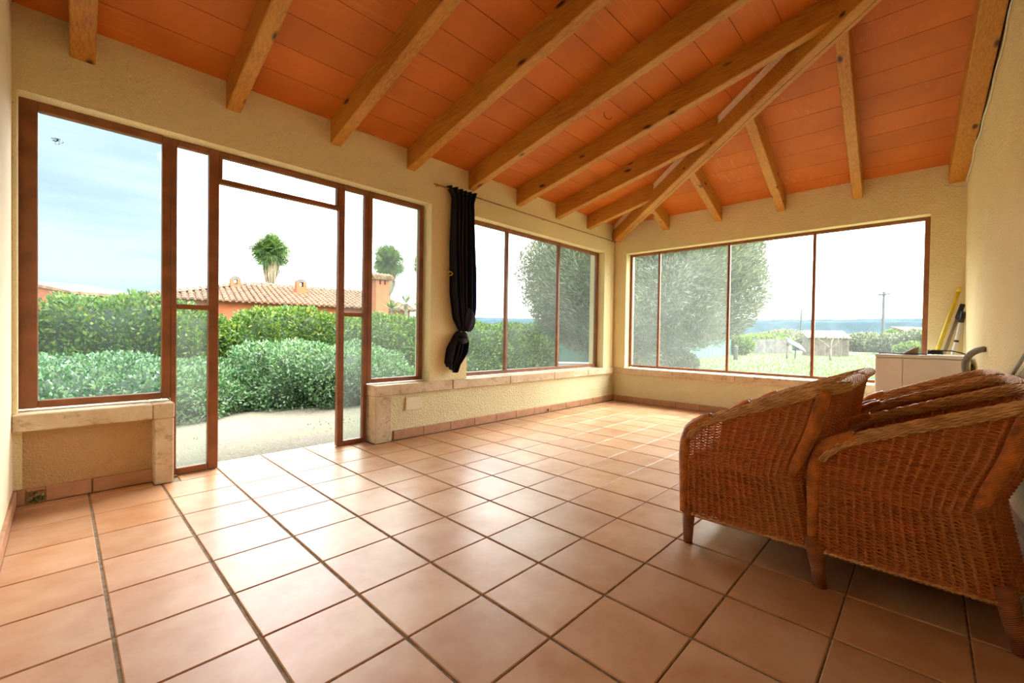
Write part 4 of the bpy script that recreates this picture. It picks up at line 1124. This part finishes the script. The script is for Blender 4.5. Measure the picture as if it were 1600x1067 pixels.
# shed ------------------------------------------------------------
a_ = np.array(FP(1262, 31)[:2]); b2 = np.array(FP(1327, 30)[:2]); L = np.linalg.norm(b2-a_)
shed = thing('garden_shed', 'low wooden shed with pale corrugated roof out in the meadow', 'shed', (a_[0], a_[1], GZ)); shed.rotation_euler = (0, 0, math.atan2(*(b2-a_)[::-1]))
hF, hBk, dp = ZD(527, 30, 1300)-GZ, ZD(519, 30, 1300)-GZ+.15, 1.9
MB().prism([(0, .02, 0), (0, dp, 0), (0, dp, hBk-.05), (0, .02, hF-.05)], (L, 0, 0)).build('shed_wall', MT['shed_wall'], shed)
for k in range(int(L/.16)): MB().box((k*.16+.005, -.01, 0), (k*.16+.15, .02, hF-.05)).build('board', MT['shed_wall'], shed)
V = []; m = 120
for i in range(m+1):
    x = -.1+(L+.2)*i/m; zz = .022*math.sin(i*2*math.pi/8)
    V += [(x, -.2, hF+zz-.02), (x, dp+.2, hBk+zz+.02)]
o = MB().add(V, [(2*i, 2*i+2, 2*i+3, 2*i+1) for i in range(m)]).build('roof', MT['shed_roof'], shed, True); md = o.modifiers.new('s', 'SOLIDIFY'); md.thickness = .02
# solar panel, bare trees, masts
p = FP(1243, 25); sp = thing('solar_panel', 'tilted panel on a white post left of the shed', 'panel', p)
MB().tube([(0, 0, 0), (0, 0, .9)], .04, 8).build('post', MT['pole'], sp); 
o = MB().cbox((-.55, -.35, -.02), (.55, .35, .02), .006).build('panel', MT['solar'], sp); o.location = (0, 0, .85); o.rotation_euler = (.6, .45, -.7)
o = MB().cbox((-.58, -.38, -.03), (.58, .38, -.021), .003).build('panel_frame', MT['pole'], sp); o.location = (0, 0, .85); o.rotation_euler = (.6, .45, -.7)
def bare_tree(u, depth, h, lab, seed):
    r_ = random.Random(seed); root = thing('bare_tree', lab, 'tree', FP(u, depth), 0, 'bare young trees in the meadow')
    MB().tube([(0, 0, 0), (.03, 0, h*.4)], [.06, .045], 7).build('trunk', MT['bark'], root, True)
    mb = MB()
    def br(p, d, L, r, lv):
        q = p+d*L; mb.tube([p, (p+q)/2+np.array([r_.uniform(-.04, .04), 0, .02]), q], [r, r*.8, r*.55], 4)
        if lv:
            for _ in range(3):
                nd = d+np.array([r_.uniform(-.8, .8), r_.uniform(-.8, .8), r_.uniform(-.1, .5)]); nd /= np.linalg.norm(nd); br(q, nd, L*.72, r*.55, lv-1)
    for k in range(4):
        a_ = k*1.6; br(np.array([.03, 0, h*.38]), np.array([math.cos(a_)*.7, math.sin(a_)*.7, .7]), h*.26, .032, 3)
    mb.build('branches', MT['bark'], root)['kind'] = 'stuff'
bare_tree(1298, 23, 1.75, 'small leafless tree standing in front of the shed', 1); bare_tree(1230, 25, 1.9, 'small leafless tree by the tilted panel', 2)
p = FP(1251, 55); pm = thing('utility_pole', 'thin bare utility pole left of the window mullion', 'pole', p)
MB().tube([(0, 0, 0), (0, 0, ZD(483, 55, 1251)-GZ)], [.14, .09], 8).build('mast', MT['pole'], pm)
MB().cbox((-.5, -.04, ZD(489, 55, 1251)-GZ), (.5, .04, ZD(489, 55, 1251)-GZ+.08), .01).build('crossarm', MT['pole'], pm)
p = FP(1379, 70); lm = thing('floodlight_mast', 'tall floodlight mast with round lamp head beyond the meadow', 'lamp post', p); hz = ZD(457, 70, 1379)-GZ
MB().tube([(0, 0, 0), (0, 0, hz)], [.24, .16], 8).build('mast', MT['pole'], lm)
MB().lathe([(.1, hz-.45), (.65, hz-.30), (.70, hz-.22), (.15, hz-.15), (.25, hz+.05), (.2, hz+.15), (.02, hz+.2)], (0, 0, 0), 14).build('lamp_head', MT['pole'], lm)
for k in range(6): a_ = k*math.pi/3; MB().cbox((.62*math.cos(a_)-.13, .62*math.sin(a_)-.13, hz-.38), (.62*math.cos(a_)+.13, .62*math.sin(a_)+.13, hz-.2), .02).build('floodlight', MT['pole'], lm)
# bushes in the distance
far = [(1185, 38, 522, 40, 'bright green bush above the cane fence', G1), (1150, 30, 524, 26, 'rounded green bush behind the windbreak fence beside the olive', G1), (1215, 40, 521, 26, 'dark green bush at the right end of the cane fence', G1),
       (1228, 48, 515, 46, 'broad grey tree crown behind the panel and pole', G3), (1262, 60, 520, 24, 'grey-green bush behind the shed\'s left end', G3), (1352, 44, 520, 32, 'pale thicket right of the shed', G3),
       (1392, 38, 521, 38, 'grey thicket below the floodlight mast', G3), (1402, 60, 513, 20, 'dome-shaped stone pine at the right of the end window', G1), (1432, 34, 514, 34, 'olive-green bush at the right edge of the end window', G3), (1425, 24, 534, 22, 'low green bush just above the washing machine', G1),
       (1062, 12.5, 548, 30, 'small grey bush under the olive tree', G3), (1015, 12.5, 556, 18, 'low scrub beside the olive trunk', G3), (838, 13, 520, 34, 'light green bush in the right pane of the three-pane window', G1), (905, 26, 516, 40, 'green bush behind the net fence in the three-pane window', G1)]
for u, dp_, v, wpx, lab, mats in far:
    p = FP(u, dp_); top = ZD(v, dp_, u); rx = wpx*dp_/F_PX*.9; hz = (top-GZ)
    blob_shrub('bush', lab, 'bush', (p[0], p[1], GZ+hz*.5), (rx, rx, hz*.44), 3500 if dp_ > 20 else 6000, .0055*dp_+.04, mats, .16, 'bushes beyond the meadow', None, 2, .8)
# pale building at the far right
p = FP(1438, 42); fb_ = thing('far_building', 'pinkish building corner at the right edge of the end window', 'building', p); fb_.rotation_euler = (0, 0, -.6)
MB().box((-.9, 0, 0), (5, 4, 1.9)).build('wall', MT['render'], fb_); MB().prism([(-1.1, -.2, 1.9), (5.2, -.2, 1.9), (5.2, 2, 2.5), (-1.1, 2, 2.5)], (0, 0, .1)).build('roof', MT['roof_tile'], fb_)
# wooded ridge
mb = MB(); V = []; n = 160
for i in range(n+1):
    an = math.radians(-20+180*i/n); q = (CAM[0]+430*math.sin(an), CAM[1]+430*math.cos(an))
    hgt = 22.0*(1.0+.03*math.sin(i*.045+.6))+random.uniform(-.5, .5)
    q2 = (CAM[0]+520*math.sin(an), CAM[1]+520*math.cos(an))
    V += [(q[0], q[1], GZ-1), (q[0]*.7+q2[0]*.3, q[1]*.7+q2[1]*.3, hgt*.75+random.uniform(-.4, .4)), (q2[0], q2[1], hgt)]
mb.add(V, [(3*i+j, 3*i+3+j, 3*i+4+j, 3*i+1+j) for i in range(n) for j in range(2)])
o = mb.build('wooded_ridge', MT['hill'], kind='structure')
# grass and weeds of the meadow
n = 26000; uu = rng.uniform(960, 1460, n); dd = 9.5+26*rng.random(n)**1.6
P_ = np.array([FP(a_, b_) for a_, b_ in zip(uu, dd)]); P_[:, 2] += -.01
clump = np.sin(P_[:, 0]*1.3)+np.sin(P_[:, 1]*1.7+P_[:, 0]*.6)
o = leaves(P_, np.tile([0, 0, 1.2], (n, 1)), .11+.0, G5, 'meadow_grass', None, .3, .5, [.5, .18, .32]); tag(o, 'rough green grass and weeds of the meadow beyond the end window', 'grass')
n = 2600; P_ = np.column_stack([rng.uniform(-1.5, 5, n), rng.uniform(2.2, 4.6, n), np.full(n, -.10)]); P_ = P_[(np.sin(P_[:, 0]*3+1)+np.sin(P_[:, 1]*4+P_[:, 0]) > .7)]
o = leaves(P_, np.tile([0, 0, 1.0], (len(P_), 1)), .03, G5, 'gravel_weeds', None, .3, .6, [.5, .3, .2]); tag(o, 'sparse tiny weeds growing through the gravel', 'weeds')
# rubble and flowers in the broken corner of the skirting
o = leaves(np.column_stack([rng.uniform(XD+.055, XD+.115, 60), rng.uniform(ya+.07, ya+.08, 60), rng.uniform(.004, .05, 60)]), np.tile([0, -1, .6], (60, 1)), .018, [MT['pipe_white'], G1[1]], 'corner_sprig', None, .7, .6, [.6, .4]); tag(o, 'white and green sprig poking through the hole in the corner skirting', 'plant')
